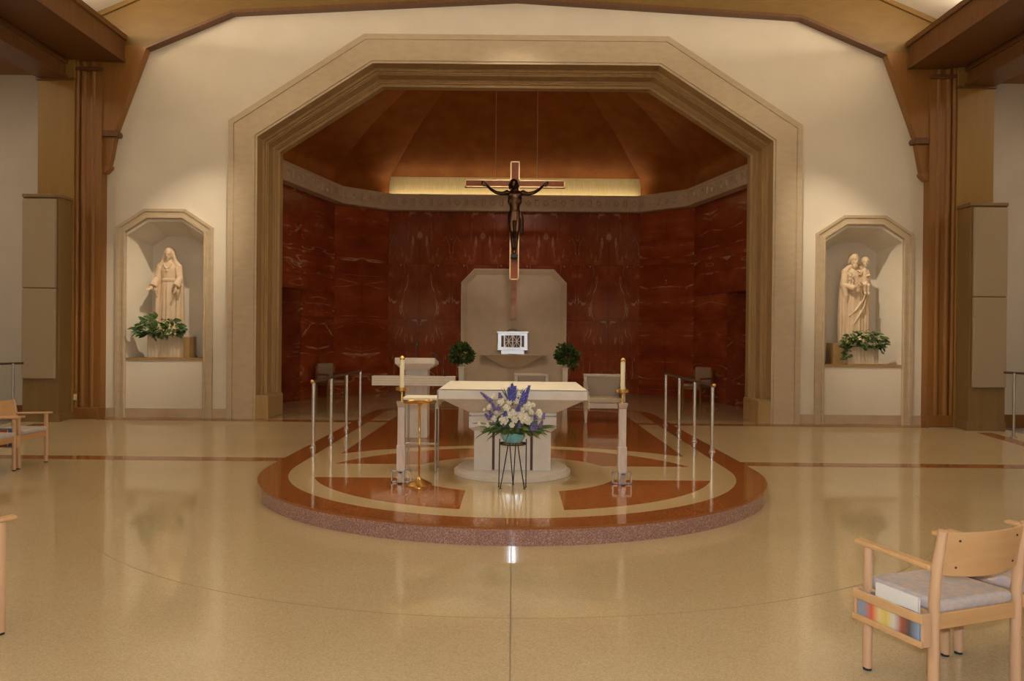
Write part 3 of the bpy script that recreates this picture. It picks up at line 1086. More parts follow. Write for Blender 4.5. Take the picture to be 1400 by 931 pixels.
for i, s in enumerate((-1, 1)):
    wn = MB()
    xa, xb = sorted((s * 5.4, s * 7.0))
    wn.box(xa, xb, -9.49, -9.44, 2.2, 3.1)
    wn = wn.build('window_%d' % (i + 1), 'window_glow')
    struct(wn, 'daylit window in the rear wall of the nave')
    b = MB()
    for q in ((xa - 0.06, xa, 2.14, 3.16), (xb, xb + 0.06, 2.14, 3.16), (xa, xb, 3.1, 3.16), (xa, xb, 2.14, 2.2), ((xa + xb) / 2 - 0.02, (xa + xb) / 2 + 0.02, 2.2, 3.1)):
        b.box(q[0], q[1], -9.49, -9.40, q[2], q[3])
    b.build('window_frame', 'wood_mid', wn)

# ------------------------------------------------------------------ ceiling spotlights (the lamps of the nave, one added for the cross)
SPOTS = 0


def spotlight(loc, target, energy, angle, blend, label, color=WARM, size=0.06):
    t = thing('ceiling_spotlight', label, 'spotlight', loc, group='ceiling spotlights')
    d = (Vector(target) - Vector(loc)).normalized()
    b = MB()
    b.tube([-d * 0.26, -d * 0.03], [0.07, 0.09], 16)
    b.build('housing', 'black', t, smooth=60)
    b = MB()
    b.tube([(0, 0, 0.0), (0, 0, 0.55)], 0.012, 8)
    for q in range(1):
        b.v = [(v[0] - d.x * 0.26, v[1] - d.y * 0.26, v[2] - d.z * 0.26) for v in b.v]
    b.build('stem', 'black', t)
    light('spot_lamp', 'SPOT', Vector(loc) + d * 0.02, energy, color, target, spot_size=math.radians(angle), spot_blend=blend, shadow_soft_size=size)
    return t


spotlight((-3.1, 11.0, 8.3), (-6.42, 14.5, 2.4), 1600, 22, 0.9, 'black ceiling spotlight aimed at the statue of the robed woman')
spotlight((3.1, 11.0, 8.3), (6.38, 14.5, 2.4), 1600, 22, 0.9, 'black ceiling spotlight aimed at the statue of the man with child')
spotlight((-1.6, 8.0, 9.2), (0, 8.9, 0.9), 560, 34, 0.6, 'black ceiling spotlight above the altar on the ambo side')
spotlight((1.6, 8.0, 9.2), (0, 8.9, 0.9), 560, 34, 0.6, 'black ceiling spotlight above the altar on the armchair side')
spotlight((0.5, 3.0, 8.6), (0, 18.0, 4.5), 1500, 10, 0.6, 'added black ceiling spotlight brightening the hanging cross', size=0.5)  # unseen lamp added to lift the cross and its figure
spotlight((0, 10.8, 8.8), (0, 18.5, 0.2), 650, 40, 0.9, 'black ceiling spotlight aimed into the apse')


# ------------------------------------------------------------------ altar, cloth
AL = thing('altar', 'square pale stone altar on a pillared pedestal and round step', 'altar', (AC[0], AC[1], 0.003))
mb = MB()
mb.lathe([(0.665, 0), (0.665, 0.035), (0.64, 0.05), (0.62, 0.05), (0.62, 0.075), (0.60, 0.085)], 64)
mb.build('round_step', 'altar', AL, smooth=40)
for sx in (-1, 1):
    for sy in (-1, 1):
        mb = MB()
        xa, xb = sorted((sx * 0.222, sx * 0.42))
        ya, yb = sorted((sy * 0.235, sy * 0.42))
        mb.box(xa, xb, ya, yb, 0.085, 0.52)
        mb.build('pillar', 'altar', AL, bevel=0.006)
mb = MB()
mb.box(-0.195, 0.195, -0.385, 0.385, 0.085, 0.52)
mb.box(-0.385, 0.385, -0.19, 0.19, 0.085, 0.52)
core = mb.build('core', 'altar', AL, bevel=0.004)
mb = MB()
mb.box(-0.13, 0.13, -0.395, -0.38, 0.17, 0.40)
mb.build('front_panel', 'altar_polished', core, bevel=0.004)
for x in (-0.2085, 0.2085):
    mb = MB()
    mb.box(x - 0.0125, x + 0.0125, -0.37, -0.19, 0.085, 0.52)
    mb.build('metal_strip', 'rail_dark', AL)
mb = MB()
mb.hexa([(-0.43, -0.43, 0.52), (0.43, -0.43, 0.52), (0.43, 0.43, 0.52), (-0.43, 0.43, 0.52)],
        [(-0.475, -0.475, 0.56), (0.475, -0.475, 0.56), (0.475, 0.475, 0.56), (-0.475, 0.475, 0.56)])
mb.box(-0.475, 0.475, -0.475, 0.475, 0.56, 0.685)
mb.box(-0.455, 0.455, -0.455, 0.455, 0.685, 0.695)
mb.box(-0.475, 0.475, -0.475, 0.475, 0.695, 0.725)
mb.build('capital', 'altar', AL, bevel=0.004)
MX, MY = 0.785, 0.745
mb = MB()
mb.hexa([(-0.47, -0.46, 0.725), (0.47, -0.46, 0.725), (0.47, 0.46, 0.725), (-0.47, 0.46, 0.725)],
        [(-MX + 0.03, -MY + 0.03, 0.885), (MX - 0.03, -MY + 0.03, 0.885), (MX - 0.03, MY - 0.03, 0.885), (-MX + 0.03, MY - 0.03, 0.885)])
mb.build('flared_underside', 'altar', AL, bevel=0.004)
mb = MB()
mb.box(-MX, MX, -MY, MY, 0.885, 0.985)
mb.build('mensa', 'altar', AL, bevel=0.008)
# linen cloth lying on the mensa and hanging over its two ends
prof = [(-MX - 0.012, 0.80), (-MX - 0.010, 0.90), (-MX - 0.006, 0.978), (-MX + 0.01, 0.991), (MX - 0.01, 0.991), (MX + 0.006, 0.978),
        (MX + 0.010, 0.90), (MX + 0.012, 0.80)]
mb = MB()
NY = 24
vs, fs = [], []
for j in range(NY + 1):
    y = -MY - 0.004 + (2 * MY + 0.008) * j / NY
    for k, (x, z) in enumerate(prof):
        wob = 0.006 * math.sin(j * 1.1 + k) if k in (0, 7) else 0.0
        zz = z
        if k in (0, 7) and j < 3:
            zz = z - 0.02 * (3 - j) / 3
        vs.append((x + wob, y, zz))
m_ = len(prof)
for j in range(NY):
    for k in range(m_ - 1):
        a = j * m_ + k
        fs.append((a, a + 1, a + 1 + m_, a + m_))
mb.add(vs, fs)
cl = mb.build('altar_cloth', 'cloth', None, smooth=60, loc=(AC[0], AC[1], 0.003))
sl = cl.modifiers.new('thick', 'SOLIDIFY')
sl.thickness = 0.004
sl.offset = 1
tag(cl, 'cream linen cloth covering the altar top and hanging over its ends', 'cloth')


# ------------------------------------------------------------------ flowers before the altar
def leaf_mesh(name, m, L=0.1, W=0.04, droop=0.25, n=5):
    b = MB()
    vs, fs = [], []
    for i in range(n + 1):
        t = i / n
        wd = W * math.sin(PI * min(1, t * 0.92 + 0.06)) ** 0.8 * 0.5
        z = -droop * L * t * t
        vs += [(-wd, L * t, z + 0.25 * wd), (0, L * t, z), (wd, L * t, z + 0.25 * wd)]
    for i in range(n):
        a = i * 3
        fs += [(a, a + 1, a + 4, a + 3), (a + 1, a + 2, a + 5, a + 4)]
    b.add(vs, fs)
    return b.mesh(name, m, 180, recalc=False)


def orient(o, pos, d, roll=0.0, scale=1.0):
    """local +Y along d"""
    y_ = Vector(d).normalized()
    n_ = Vector((0.1, -0.75, 0.65))                  # blades turn their face outwards and up
    z_ = (n_ - y_ * n_.dot(y_)).normalized()
    q = Matrix((y_.cross(z_), y_, z_)).transposed()
    o.location = pos
    o.rotation_euler = (q @ Matrix.Rotation(roll, 3, 'Y')).to_euler()
    o.scale = (scale,) * 3


ST = thing('plant_stand', 'thin black wire plant stand before the altar', 'plant stand', (0.005, 8.0, 0.002))
mb = MB()
circ = [(0.138 * math.cos(2 * PI * i / 32), 0.138 * math.sin(2 * PI * i / 32), 0.452) for i in range(33)]
mb.tube(circ, 0.007, 8)
mb.build('ring', 'dark_metal', ST, smooth=60)
mb = MB()
for a in (0, PI / 2):
    mb.tube([(0.135 * math.cos(a), 0.135 * math.sin(a), 0.452), (-0.135 * math.cos(a), -0.135 * math.sin(a), 0.452)], 0.005, 6)
mb.build('cross_wire', 'dark_metal', ST)
for (tx, ty, bx, by) in ((-0.137, 0.0, -0.142, 0.0), (0.137, 0.0, 0.137, 0.0), (-0.05, -0.128, -0.125, -0.09), (0.03, 0.134, 0.005, 0.13), (-0.035, 0.134, 0.005, 0.13),
                         (0.05, -0.128, 0.12, -0.09)):
    mb = MB()
    mb.tube([(tx, ty, 0.50 if abs(tx) > 0.1 else 0.452), (tx, ty, 0.45), (tx * 0.5 + bx * 0.5, ty * 0.5 + by * 0.5, 0.22), (bx, by, 0.006)], 0.0055, 8)
    mb.tube([(bx, by, 0.0), (bx, by, 0.008)], 0.009, 8)
    mb.build('leg', 'dark_metal', ST, smooth=60)

FL = thing('flower_arrangement', 'white and blue-violet flowers in a teal glass bowl before the altar', 'flowers', (0.005, 8.0, 0.462))
mb = MB()
mb.lathe([(0.055, 0.0), (0.09, 0.012), (0.12, 0.055), (0.128, 0.10), (0.12, 0.145), (0.105, 0.15)], 28)
bowl = mb.build('bowl', 'teal', FL, smooth=60)
mb = MB()
for k in range(14):
    a = 2 * PI * k / 14
    mb.tube([(0.088 * math.cos(a), 0.088 * math.sin(a), 0.012), (0.118 * math.cos(a + 0.2), 0.118 * math.sin(a + 0.2), 0.055),
             (0.113 * math.cos(a + 0.4), 0.113 * math.sin(a + 0.4), 0.115)], 0.004, 6)
mb.build('bowl_rib', 'teal', bowl, smooth=60)


def rose_mesh(nm, m, R):
    b = MB()
    b.ell((0, 0, 0), (R * 0.5, R * 0.5, R * 0.55), 10, 6)
    for rg, (cnt, rad, tilt, sz) in enumerate(((3, 0.25, 0.25, 0.6), (5, 0.5, 0.6, 0.75), (6, 0.72, 1.0, 0.8))):
        for k in range(cnt):
            a = 2 * PI * k / cnt + rg * 0.5
            c = Vector((math.cos(a) * R * rad, math.sin(a) * R * rad, R * (0.25 - 0.22 * rg)))
            rot = Matrix.Rotation(a, 3, 'Z') @ Matrix.Rotation(tilt, 3, 'Y')
            b.ell(c, (R * 0.16, R * sz * 0.62, R * sz * 0.72), 8, 6, rot)
    return b.mesh(nm, m, 180)


def spike_mesh(nm, m, L, r):
    b = MB()
    b.tube([(0, 0, 0), (0, 0, L)], 0.004, 6)
    cnt = 34
    for k in range(cnt):
        t = 0.25 + 0.75 * k / cnt
        a = k * 2.4
        rr = r * (1.15 - t * 0.85)
        b.ell((math.cos(a) * rr, math.sin(a) * rr, L * t), (rr * 0.55 + 0.004, rr * 0.55 + 0.004, 0.011), 7, 5,
              Matrix.Rotation(a, 3, 'Z') @ Matrix.Rotation(0.7, 3, 'Y'))
    return b.mesh(nm, m, 180)


roses = [rose_mesh('white_bloom', 'rose', 0.042), rose_mesh('white_bloom', 'rose', 0.034)]
spikes = [spike_mesh('blue_spike', 'blue', 0.26, 0.034), spike_mesh('violet_spike', 'violet', 0.20, 0.03)]
K = 0.001373                    # metres per unit of the sketch below, taken at the distance of the stand


def dome(x, z):
    return 0.04 + 0.15 * math.sqrt(max(0.0, 1 - (x / 0.42) ** 2 - ((z - 0.2) / 0.42) ** 2))


# blooms: (sketch x, sketch y, size)
BL = [(300, 260, 1.0), (365, 258, 1.0), (345, 300, 1.0), (395, 335, 1.15), (475, 375, 1.5), (405, 385, 1.15), (325, 390, 1.3), (215, 300, 1.05), (250, 385, 1.0),
      (270, 335, .8), (500, 285, 1.25), (540, 278, .85), (585, 338, 1.05), (592, 368, .9), (140, 430, .9), (205, 430, .85), (415, 252, .8), (440, 210, .8),
      (245, 222, .8), (385, 425, .9), (460, 315, .8), (180, 320, .6), (440, 345, 1.0), (505, 400, 1.1), (365, 350, 1.0), (290, 285, .7), (525, 330, .8)]
for i, (cx, cy, sc) in enumerate(BL):
    o = link('white_bloom', roses[i % 2], FL)
    x, z = (cx - 394) * K, (573 - cy) * K
    dep = dome(x, z)
    o.location = (x, -dep, z)
    o.rotation_euler = Vector((x * 2.2, -dep * 3.5, (z - 0.15) * 1.2)).to_track_quat('Z', 'Y').to_euler()
    o.scale = (sc * 0.82,) * 3
# spikes: (kind, foot x, foot y, tip x, tip y)
SP = [(0, 385, 250, 383, 120), (0, 375, 240, 360, 150), (0, 392, 245, 408, 140), (0, 462, 280, 512, 135), (0, 455, 270, 470, 175), (0, 470, 260, 492, 190),
      (1, 265, 320, 235, 265), (1, 285, 320, 290, 270), (1, 225, 385, 185, 345), (1, 240, 360, 215, 320), (1, 262, 420, 240, 385), (0, 425, 330, 440, 275),
      (1, 530, 470, 535, 405), (1, 550, 470, 570, 410), (1, 440, 450, 445, 405), (1, 590, 440, 610, 395), (1, 235, 260, 152, 190), (0, 340, 365, 335, 320),
      (1, 560, 390, 550, 350), (1, 300, 230, 290, 190), (1, 330, 440, 320, 410), (1, 610, 380, 625, 340)]
for k, ax, ay, bx, by in SP:
    o = link('blue_spike' if k == 0 else 'violet_spike', spikes[k], FL)
    A = Vector(((ax - 394) * K, 0, (573 - ay) * K))
    B = Vector(((bx - 394) * K, 0, (573 - by) * K))
    A.y = -dome(A.x, A.z)
    B.y = A.y + 0.01
    d = B - A
    o.location = A - d * 0.25
    o.rotation_euler = d.to_track_quat('Z', 'Y').to_euler()
    sc = d.length * 1.25 / (0.26 if k == 0 else 0.20)
    th_ = 0.72 if k == 0 else 0.6
    o.scale = (th_, th_, sc)
lf = [leaf_mesh('leaf', 'leaf', 0.13, 0.05), leaf_mesh('leaf', 'leaf_olive', 0.15, 0.045), leaf_mesh('leaf', 'leaf_dark', 0.2, 0.014, 0.35)]
rl_ = random.Random(3)
for i in range(150):
    a = rl_.uniform(-PI, PI)
    k = i % 3
    ex = rl_.uniform(0.4, 1.0)
    el = rl_.uniform(-0.35, 0.5)
    x, y = math.cos(a), math.sin(a) * 0.42
    p = Vector((x * 0.27 * ex, y * 0.26 * ex - 0.07, 0.12 + rl_.uniform(0, 0.16) * (1.2 - ex)))
    o = link('leaf', lf[k], FL)
    orient(o, p, (x, y - 0.25, el - 0.08), rl_.uniform(-0.6, 0.6), rl_.uniform(0.5, 0.85) if k < 2 else rl_.uniform(0.7, 1.1))
for i in range(14):
    a = PI / 2 + rl_.uniform(-0.55, 0.55)
    o = link('leaf', lf[2], FL)
    orient(o, (math.cos(a) * 0.1, -0.01, 0.40 + rl_.uniform(-0.02, 0.03)), (math.cos(a), -0.15, math.sin(a)), rl_.uniform(-1, 1), rl_.uniform(0.6, 0.95))
mb = MB()
mb.ell((0, -0.06, 0.2), (0.19, 0.1, 0.13), 16, 10)
mb.tube([(0, 0, 0.06), (0, -0.03, 0.2)], [0.09, 0.12], 14)
mb.build('stem_mass', 'leaf_dark', FL, smooth=180)


# ------------------------------------------------------------------ candle stands
def candle_stand(x, y, label):
    t = thing('candle_stand', label, 'candle stand', (x, y, 0.003), group='candle stands flanking the altar')
    b = MB()
    b.box(-0.038, 0.038, -0.038, 0.038, 0.0, 0.80)
    b.build('shaft', 'shaft', t, bevel=0.006)
    b = MB()
    b.box(-0.046, 0.046, -0.046, 0.046, 0.13, 0.40)
    b.build('lower_sleeve', 'shaft', t, bevel=0.006)
    for ax in ((1, 0), (0, 1)):
        for sg in (-1, 1):
            b = MB()
            for (a0, a1, z0, z1) in ((0.045, 0.105, 0.0, 0.018), (0.045, 0.105, 0.112, 0.13), (0.088, 0.105, 0.0, 0.13)):
                lo, hi = sorted((sg * a0, sg * a1))
                if ax[0]:
                    b.box(lo, hi, -0.02, 0.02, z0, z1)
                else:
                    b.box(-0.02, 0.02, lo, hi, z0, z1)
            b.build('base_frame', 'silver', t, bevel=0.003)
    b = MB()
    b.box(-0.04, 0.04, -0.04, 0.04, 0.05, 0.062)
    b.v = [(v[0] * 1.12, v[1] * 1.12, v[2]) for v in b.v]
    b.build('base_band', 'silver', t)
    b = MB()
    b.hexa([(-0.04, -0.04, 0.80), (0.04, -0.04, 0.80), (0.04, 0.04, 0.80), (-0.04, 0.04, 0.80)],
           [(-0.052, -0.052, 0.86), (0.052, -0.052, 0.86), (0.052, 0.052, 0.86), (-0.052, 0.052, 0.86)])
    b.build('cap_block', 'silver', t, bevel=0.004)
    b = MB()
    b.lathe([(0.016, 0.86), (0.011, 0.875), (0.011, 0.955), (0.03, 0.965), (0.064, 0.972), (0.066, 1.005), (0.060, 1.007), (0.03, 0.985), (0.03, 0.99)], 24)
    b.build('brass_holder', 'brass', t, smooth=50)
    b = MB()
    b.lathe([(0.024, 0.985), (0.024, 1.30), (0.02, 1.305)], 20)
    c = b.build('candle', 'wax', t, smooth=50)
    b = MB()
    b.lathe([(0.027, 1.295), (0.027, 1.315), (0.014, 1.335), (0.008, 1.338)], 20)
    b.build('brass_follower', 'brass', c, smooth=50)
    b = MB()
    b.tube([(0, 0, 1.33), (0.001, 0, 1.35)], 0.0025, 6)
    b.build('wick', 'black', c)
    return t


candle_stand(-1.172, 8.2, 'tall marble candle stand with white candle beside the round brass stand')
candle_stand(1.160, 8.22, 'tall marble candle stand with white candle before the upholstered armchair')

# round brass stand
t = thing('brass_stand', 'slender brass stand with domed foot and round tray top', 'stand', (-0.965, 8.06, 0.003))
mb = MB()
mb.lathe([(0.138, 0.0), (0.138, 0.008), (0.12, 0.02), (0.07, 0.05), (0.025, 0.07), (0.014, 0.09)], 36)
mb.build('domed_foot', 'brass', t, smooth=50)
mb = MB()
mb.lathe([(0.011, 0.08), (0.011, 0.40), (0.016, 0.405), (0.016, 0.43), (0.011, 0.435), (0.011, 0.82), (0.02, 0.83), (0.02, 0.86)], 16)
mb.build('pole', 'brass', t, smooth=50)
mb = MB()
mb.lathe([(0.02, 0.852), (0.168, 0.856), (0.172, 0.862), (0.172, 0.878), (0.160, 0.878), (0.155, 0.868), (0.02, 0.866)], 40)
mb.build('tray', 'brass', t, smooth=40)

# small metal table behind the brass stand
t = thing('side_table', 'small square side table with thin steel legs behind the brass stand', 'table', (-1.05, 8.98, 0.003))
mb = MB()
mb.box(-0.2, 0.2, -0.19, 0.19, 0.825, 0.85)
mb.build('tabletop', 'cloth', t, bevel=0.004)
for sx in (-1, 1):
    for sy in (-1, 1):
        mb = MB()
        mb.tube([(sx * 0.175, sy * 0.165, 0.0), (sx * 0.175, sy * 0.165, 0.825)], 0.011, 10)
        mb.build('leg', 'steel', t, smooth=60)
for sy in (-1, 1):
    mb = MB()
    mb.tube([(-0.175, sy * 0.165, 0.30 - sy * 0.03), (0.175, sy * 0.165, 0.30 - sy * 0.03)], 0.007, 8)
    mb.build('stretcher', 'steel', t, smooth=60)
for sx in (-1, 1):
    mb = MB()
    mb.tube([(sx * 0.175, -0.165, 0.30), (sx * 0.175, 0.165, 0.30)], 0.007, 8)
    mb.build('stretcher', 'steel', t, smooth=60)

# ------------------------------------------------------------------ ambo
t = thing('ambo', 'cross-shaped pale stone ambo with sloping reading desk', 'lectern', (-1.465, 11.78, 0.004))
mb = MB()
mb.box(-0.17, 0.17, -0.02, 0.30, 0, 1.12)
mb.build('column', 'altar', t, bevel=0.006)
mb = MB()
for k in range(5):
    x = -0.13 + 0.065 * k
    mb.box(x - 0.004, x + 0.004, -0.026, -0.018, 0.02, 0.8)
mb.build('column_flute', 'altar', t)
mb = MB()
mb.box(-0.645, 0.60, -0.18, -0.02, 0.80, 0.945)
mb.build('cross_beam', 'altar', t, bevel=0.006)
mb = MB()
for z in (0.835, 0.872, 0.91):
    mb.box(-0.645, 0.60, -0.184, -0.178, z - 0.003, z + 0.003)
mb.build('beam_line', 'niche_stone', t)
mb = MB()
mb.hexa([(-0.20, -0.14, 1.04), (0.20, -0.14, 1.04), (0.20, 0.32, 1.04), (-0.20, 0.32, 1.04)],
        [(-0.30, -0.20, 1.13), (0.30, -0.20, 1.13), (0.30, 0.38, 1.10), (-0.30, 0.38, 1.10)])
mb.hexa([(-0.30, -0.20, 1.13), (0.30, -0.20, 1.13), (0.30, 0.38, 1.10), (-0.30, 0.38, 1.10)],
        [(-0.30, -0.20, 1.22), (0.30, -0.20, 1.22), (0.30, 0.38, 1.15), (-0.30, 0.38, 1.15)])
mb.build('reading_desk', 'altar', t, bevel=0.005)


def mic(loc, path, label):
    t_ = thing('gooseneck_microphone', label, 'microphone', loc)
    b_ = MB()
    b_.lathe([(0.028, 0), (0.028, 0.012), (0.012, 0.02)], 16)
    b_.build('mic_base', 'black', t_, smooth=50)
    b_ = MB()
    b_.tube(path, 0.006, 8)
    b_.build('gooseneck', 'black', t_, smooth=60)
    e, f_ = Vector(path[-1]), Vector(path[-2])
    d_ = (e - f_).normalized()
    b_ = MB()
    b_.tube([e - d_ * 0.01, e + d_ * 0.02, e + d_ * 0.06, e + d_ * 0.07], [0.014, 0.02, 0.02, 0.012], 12)
    b_.build('mic_head', 'black', t_, smooth=60)


mic((-1.475, 11.72, 1.212), [(0, 0, 0.01), (0, 0.01, 0.06), (0.004, 0.02, 0.14), (0.012, 0.045, 0.19)], 'short black gooseneck microphone on top of the ambo desk')
mic((-1.03, 11.70, 0.95), [(0, 0, 0.01), (-0.005, 0, 0.10), (-0.03, 0.01, 0.19), (-0.08, 0.02, 0.26), (-0.14, 0.03, 0.30)],
    'long curved black gooseneck microphone on the ambo cross beam')


# ------------------------------------------------------------------ railings beside the platform
def railing(s, label):
    t_ = thing('platform_railing', label, 'railing', (s * 2.722, 12.2, 0.001))
    for y in (10.61, 11.65, 12.73, 13.85):
        b_ = MB()
        b_.tube([(0, y - 12.2, 0.0), (0, y - 12.2, 0.90)], 0.024, 14)
        p_ = b_.build('post', 'chrome', t_, smooth=60)
        b_ = MB()
        b_.lathe([(0.05, 0), (0.05, 0.01), (0.034, 0.02), (0.034, 0.05), (0.026, 0.055)], 18, (0, y - 12.2, 0))
        b_.build('flange', 'chrome', p_, smooth=50)
        b_ = MB()
        b_.lathe([(0.028, 0.33), (0.028, 0.345)], 14, (0, y - 12.2, 0))
        b_.build('collar', 'chrome', p_, smooth=50)
    b_ = MB()
    b_.tube([(0, -1.66, 0.915), (0, 1.72, 0.915)], 0.02, 12)
    h_ = b_.build('handrail', 'rail_dark', t_, smooth=60)
    b_ = MB()
    b_.ell((0, -1.66, 0.915), (0.03, 0.03, 0.03), 12, 8)
    b_.build('end_knob', 'brass', h_, smooth=180)


railing(-1, 'row of chrome posts under a thin dark rail near the ambo')
railing(1, 'row of chrome posts under a thin dark rail near the upholstered armchair')


# ------------------------------------------------------------------ seats of the sanctuary
def armchair(loc, rz, wd, label):
    t_ = thing('armchair', label, 'armchair', loc, rz)
    h = wd / 2
    for sx in (-1, 1):
        for sy, top_ in ((-1, 0.62), (1, 0.86)):
            b_ = MB()
            cx, cy = sx * (h - 0.035), sy * 0.27
            w0, w1 = 0.016, 0.034
            b_.hexa([(cx - w0, cy - w0, 0), (cx + w0, cy - w0, 0), (cx + w0, cy + w0, 0), (cx - w0, cy + w0, 0)],
                    [(cx - w1, cy - w1, 0.30), (cx + w1, cy - w1, 0.30), (cx + w1, cy + w1, 0.30), (cx - w1, cy + w1, 0.30)])
            b_.box(cx - w1 + 0.004, cx + w1 - 0.004, cy - w1 + 0.004, cy + w1 - 0.004, 0.30, top_)
            b_.build('leg', 'paint', t_, bevel=0.005)
        b_ = MB()
        b_.hexa([(sx * h - 0.035 - 0.03 * sx, -0.31, 0.60), (sx * h + 0.035 - 0.03 * sx, -0.31, 0.60), (sx * h + 0.035 - 0.03 * sx, 0.27, 0.66),
                 (sx * h - 0.035 - 0.03 * sx, 0.27, 0.66)],
                [(sx * h - 0.035 - 0.03 * sx, -0.31, 0.64), (sx * h + 0.035 - 0.03 * sx, -0.31, 0.64), (sx * h + 0.035 - 0.03 * sx, 0.27, 0.72),
                 (sx * h - 0.035 - 0.03 * sx, 0.27, 0.72)])
        b_.build('armrest', 'paint', t_, bevel=0.008)
        b_ = MB()
        xa, xb = sorted((sx * (h - 0.02), sx * (h - 0.05)))
        b_.box(xa, xb, -0.24, 0.24, 0.30, 0.62)
        b_.build('side_panel', 'grey_fabric', t_)
    b_ = MB()
    b_.box(-h + 0.04, h - 0.04, -0.30, 0.27, 0.27, 0.36)
    b_.build('seat_rail', 'paint', t_, bevel=0.006)
    b_ = MB()
    b_.box(-h + 0.065, h - 0.065, -0.30, 0.20, 0.36, 0.46)
    b_.build('seat_cushion', 'pale_fabric', t_, bevel=0.03, seg=3)
    b_ = MB()
    b_.box(-h + 0.06, h - 0.06, 0.20, 0.27, 0.40, 0.82)
    b_.build('backrest', 'grey_fabric', t_, bevel=0.02, seg=3)
    b_ = MB()
    b_.box(-h, h, 0.23, 0.31, 0.82, 0.865)
    b_.build('top_rail', 'paint', t_, bevel=0.008)
    return t_


armchair((1.675, 14.30, 0.003), -0.06, 0.74, 'grey upholstered armchair with pale wooden frame behind the candle stand')
armchair((0.345, 14.32, 0.003), 0.0, 0.64, 'pale framed armchair standing right behind the altar')


def side_chair(loc, rz, label):
    t_ = thing('side_chair', label, 'chair', loc, rz, group='brown chairs against the apse walls')
    for sx in (-1, 1):
        for sy in (-1, 1):
            b_ = MB()
            b_.box(sx * 0.25 - 0.022, sx * 0.25 + 0.022, sy * 0.22 - 0.022, sy * 0.22 + 0.022, 0, 0.60 if sy < 0 else 0.80)
            b_.build('leg', 'wood_mid', t_, bevel=0.005)
        b_ = MB()
        b_.box(sx * 0.25 - 0.03, sx * 0.25 + 0.03, -0.27, 0.22, 0.58, 0.62)
        b_.build('armrest', 'wood_mid', t_, bevel=0.008)
    b_ = MB()
    b_.box(-0.26, 0.26, -0.24, 0.24, 0.34, 0.40)
    b_.build('seat_rail', 'wood_mid', t_, bevel=0.004)
    b_ = MB()
    b_.box(-0.225, 0.225, -0.245, 0.19, 0.40, 0.47)
    b_.build('seat', 'brown_fabric', t_, bevel=0.02)
    b_ = MB()
    b_.box(-0.225, 0.225, 0.20, 0.25, 0.47, 0.86)
    b_.build('backrest', 'brown_fabric', t_, bevel=0.015)


side_chair((-4.40, 18.75, 0.001), math.radians(50), 'brown wooden armchair with fabric back against the apse wall beyond the ambo')
side_chair((4.40, 18.55, 0.001), math.radians(-50), 'brown wooden armchair with fabric back against the apse wall facing the ambo')

# ------------------------------------------------------------------ reredos, shelf, tabernacle, topiary
t = thing('reredos', 'pale stone reredos panel with chamfered top corners behind the tabernacle', 'reredos', (0, 20.92, 0.0))
rp = [(-1.42, 0.0), (-1.42, 3.0), (-1.07, 3.37), (1.07, 3.37), (1.42, 3.0), (1.42, 0.0)]
mb = MB()
mb.prism([(p[0], p[1]) for p in rp], 'y', 0.06, 0.20)
mb.build('slab', 'reredos', t)
mb = sweep([(p[0], p[1]) for p in rp], [(0, 0.061), (0, -0.02), (0.035, -0.02), (0.165, 0.062)], 0.0)
mb.build('frame', 'reredos', t)
mb = MB()
mb.box(-0.885, 0.885, -0.30, 0.06, 1.05, 1.085)
mb.hexa([(-0.22, -0.02, 0.72), (0.22, -0.02, 0.72), (0.22, 0.06, 0.72), (-0.22, 0.06, 0.72)],
        [(-0.80, -0.27, 1.05), (0.80, -0.27, 1.05), (0.80, 0.06, 1.05), (-0.80, 0.06, 1.05)])
mb.build('shelf', 'reredos', t, bevel=0.005)

t = thing('tabernacle', 'silver box tabernacle with lattice doors on the reredos shelf', 'tabernacle', (-0.02, 20.78, 1.087))
mb = MB()
mb.box(-0.31, 0.31, -0.13, 0.13, 0, 0.10)
mb.build('plinth', 'silver', t, bevel=0.004)
mb = MB()
mb.box(-0.395, 0.395, -0.15, 0.15, 0.12, 0.56)
mb.build('body', 'silver', t, bevel=0.004)
mb = MB()
mb.box(-0.41, 0.41, -0.165, 0.165, 0.10, 0.135)
mb.build('lower_cornice', 'silver', t, bevel=0.004)
mb = MB()
mb.box(-0.42, 0.42, -0.175, 0.175, 0.56, 0.60)
mb.build('upper_cornice', 'silver', t, bevel=0.004)
for x in (-0.27, 0.27):
    mb = MB()
    mb.box(x - 0.035, x + 0.035, -0.158, -0.148, 0.19, 0.49)
    mb.build('side_panel', 'bronze', t)
for x0, x1 in ((-0.205, -0.01), (0.01, 0.205)):
    mb = MB()
    mb.box(x0, x1, -0.156, -0.148, 0.18, 0.50)
    dr = mb.build('door', 'bronze', t)
    mb = MB()
    xm, zm = (x0 + x1) / 2, 0.34
    for (ax, az, bx, bz) in ((x0, 0.18, x1, 0.50), (x0, 0.50, x1, 0.18), (xm, 0.18, xm, 0.50), (x0, zm, x1, zm), (x0, 0.18, x1, 0.18), (x0, 0.5, x1, 0.5),
                             (x0, 0.18, x0, 0.5), (x1, 0.18, x1, 0.5)):
        mb.tube([(ax, -0.158, az), (bx, -0.158, bz)], 0.011, 6)
    mb.build('lattice', 'silver', dr, smooth=60)
mb = MB()
mb.ell((0, -0.02, 0.60), (0.15, 0.1, 0.08), 24, 12)
mb.build('domed_top', 'silver', t, smooth=180)

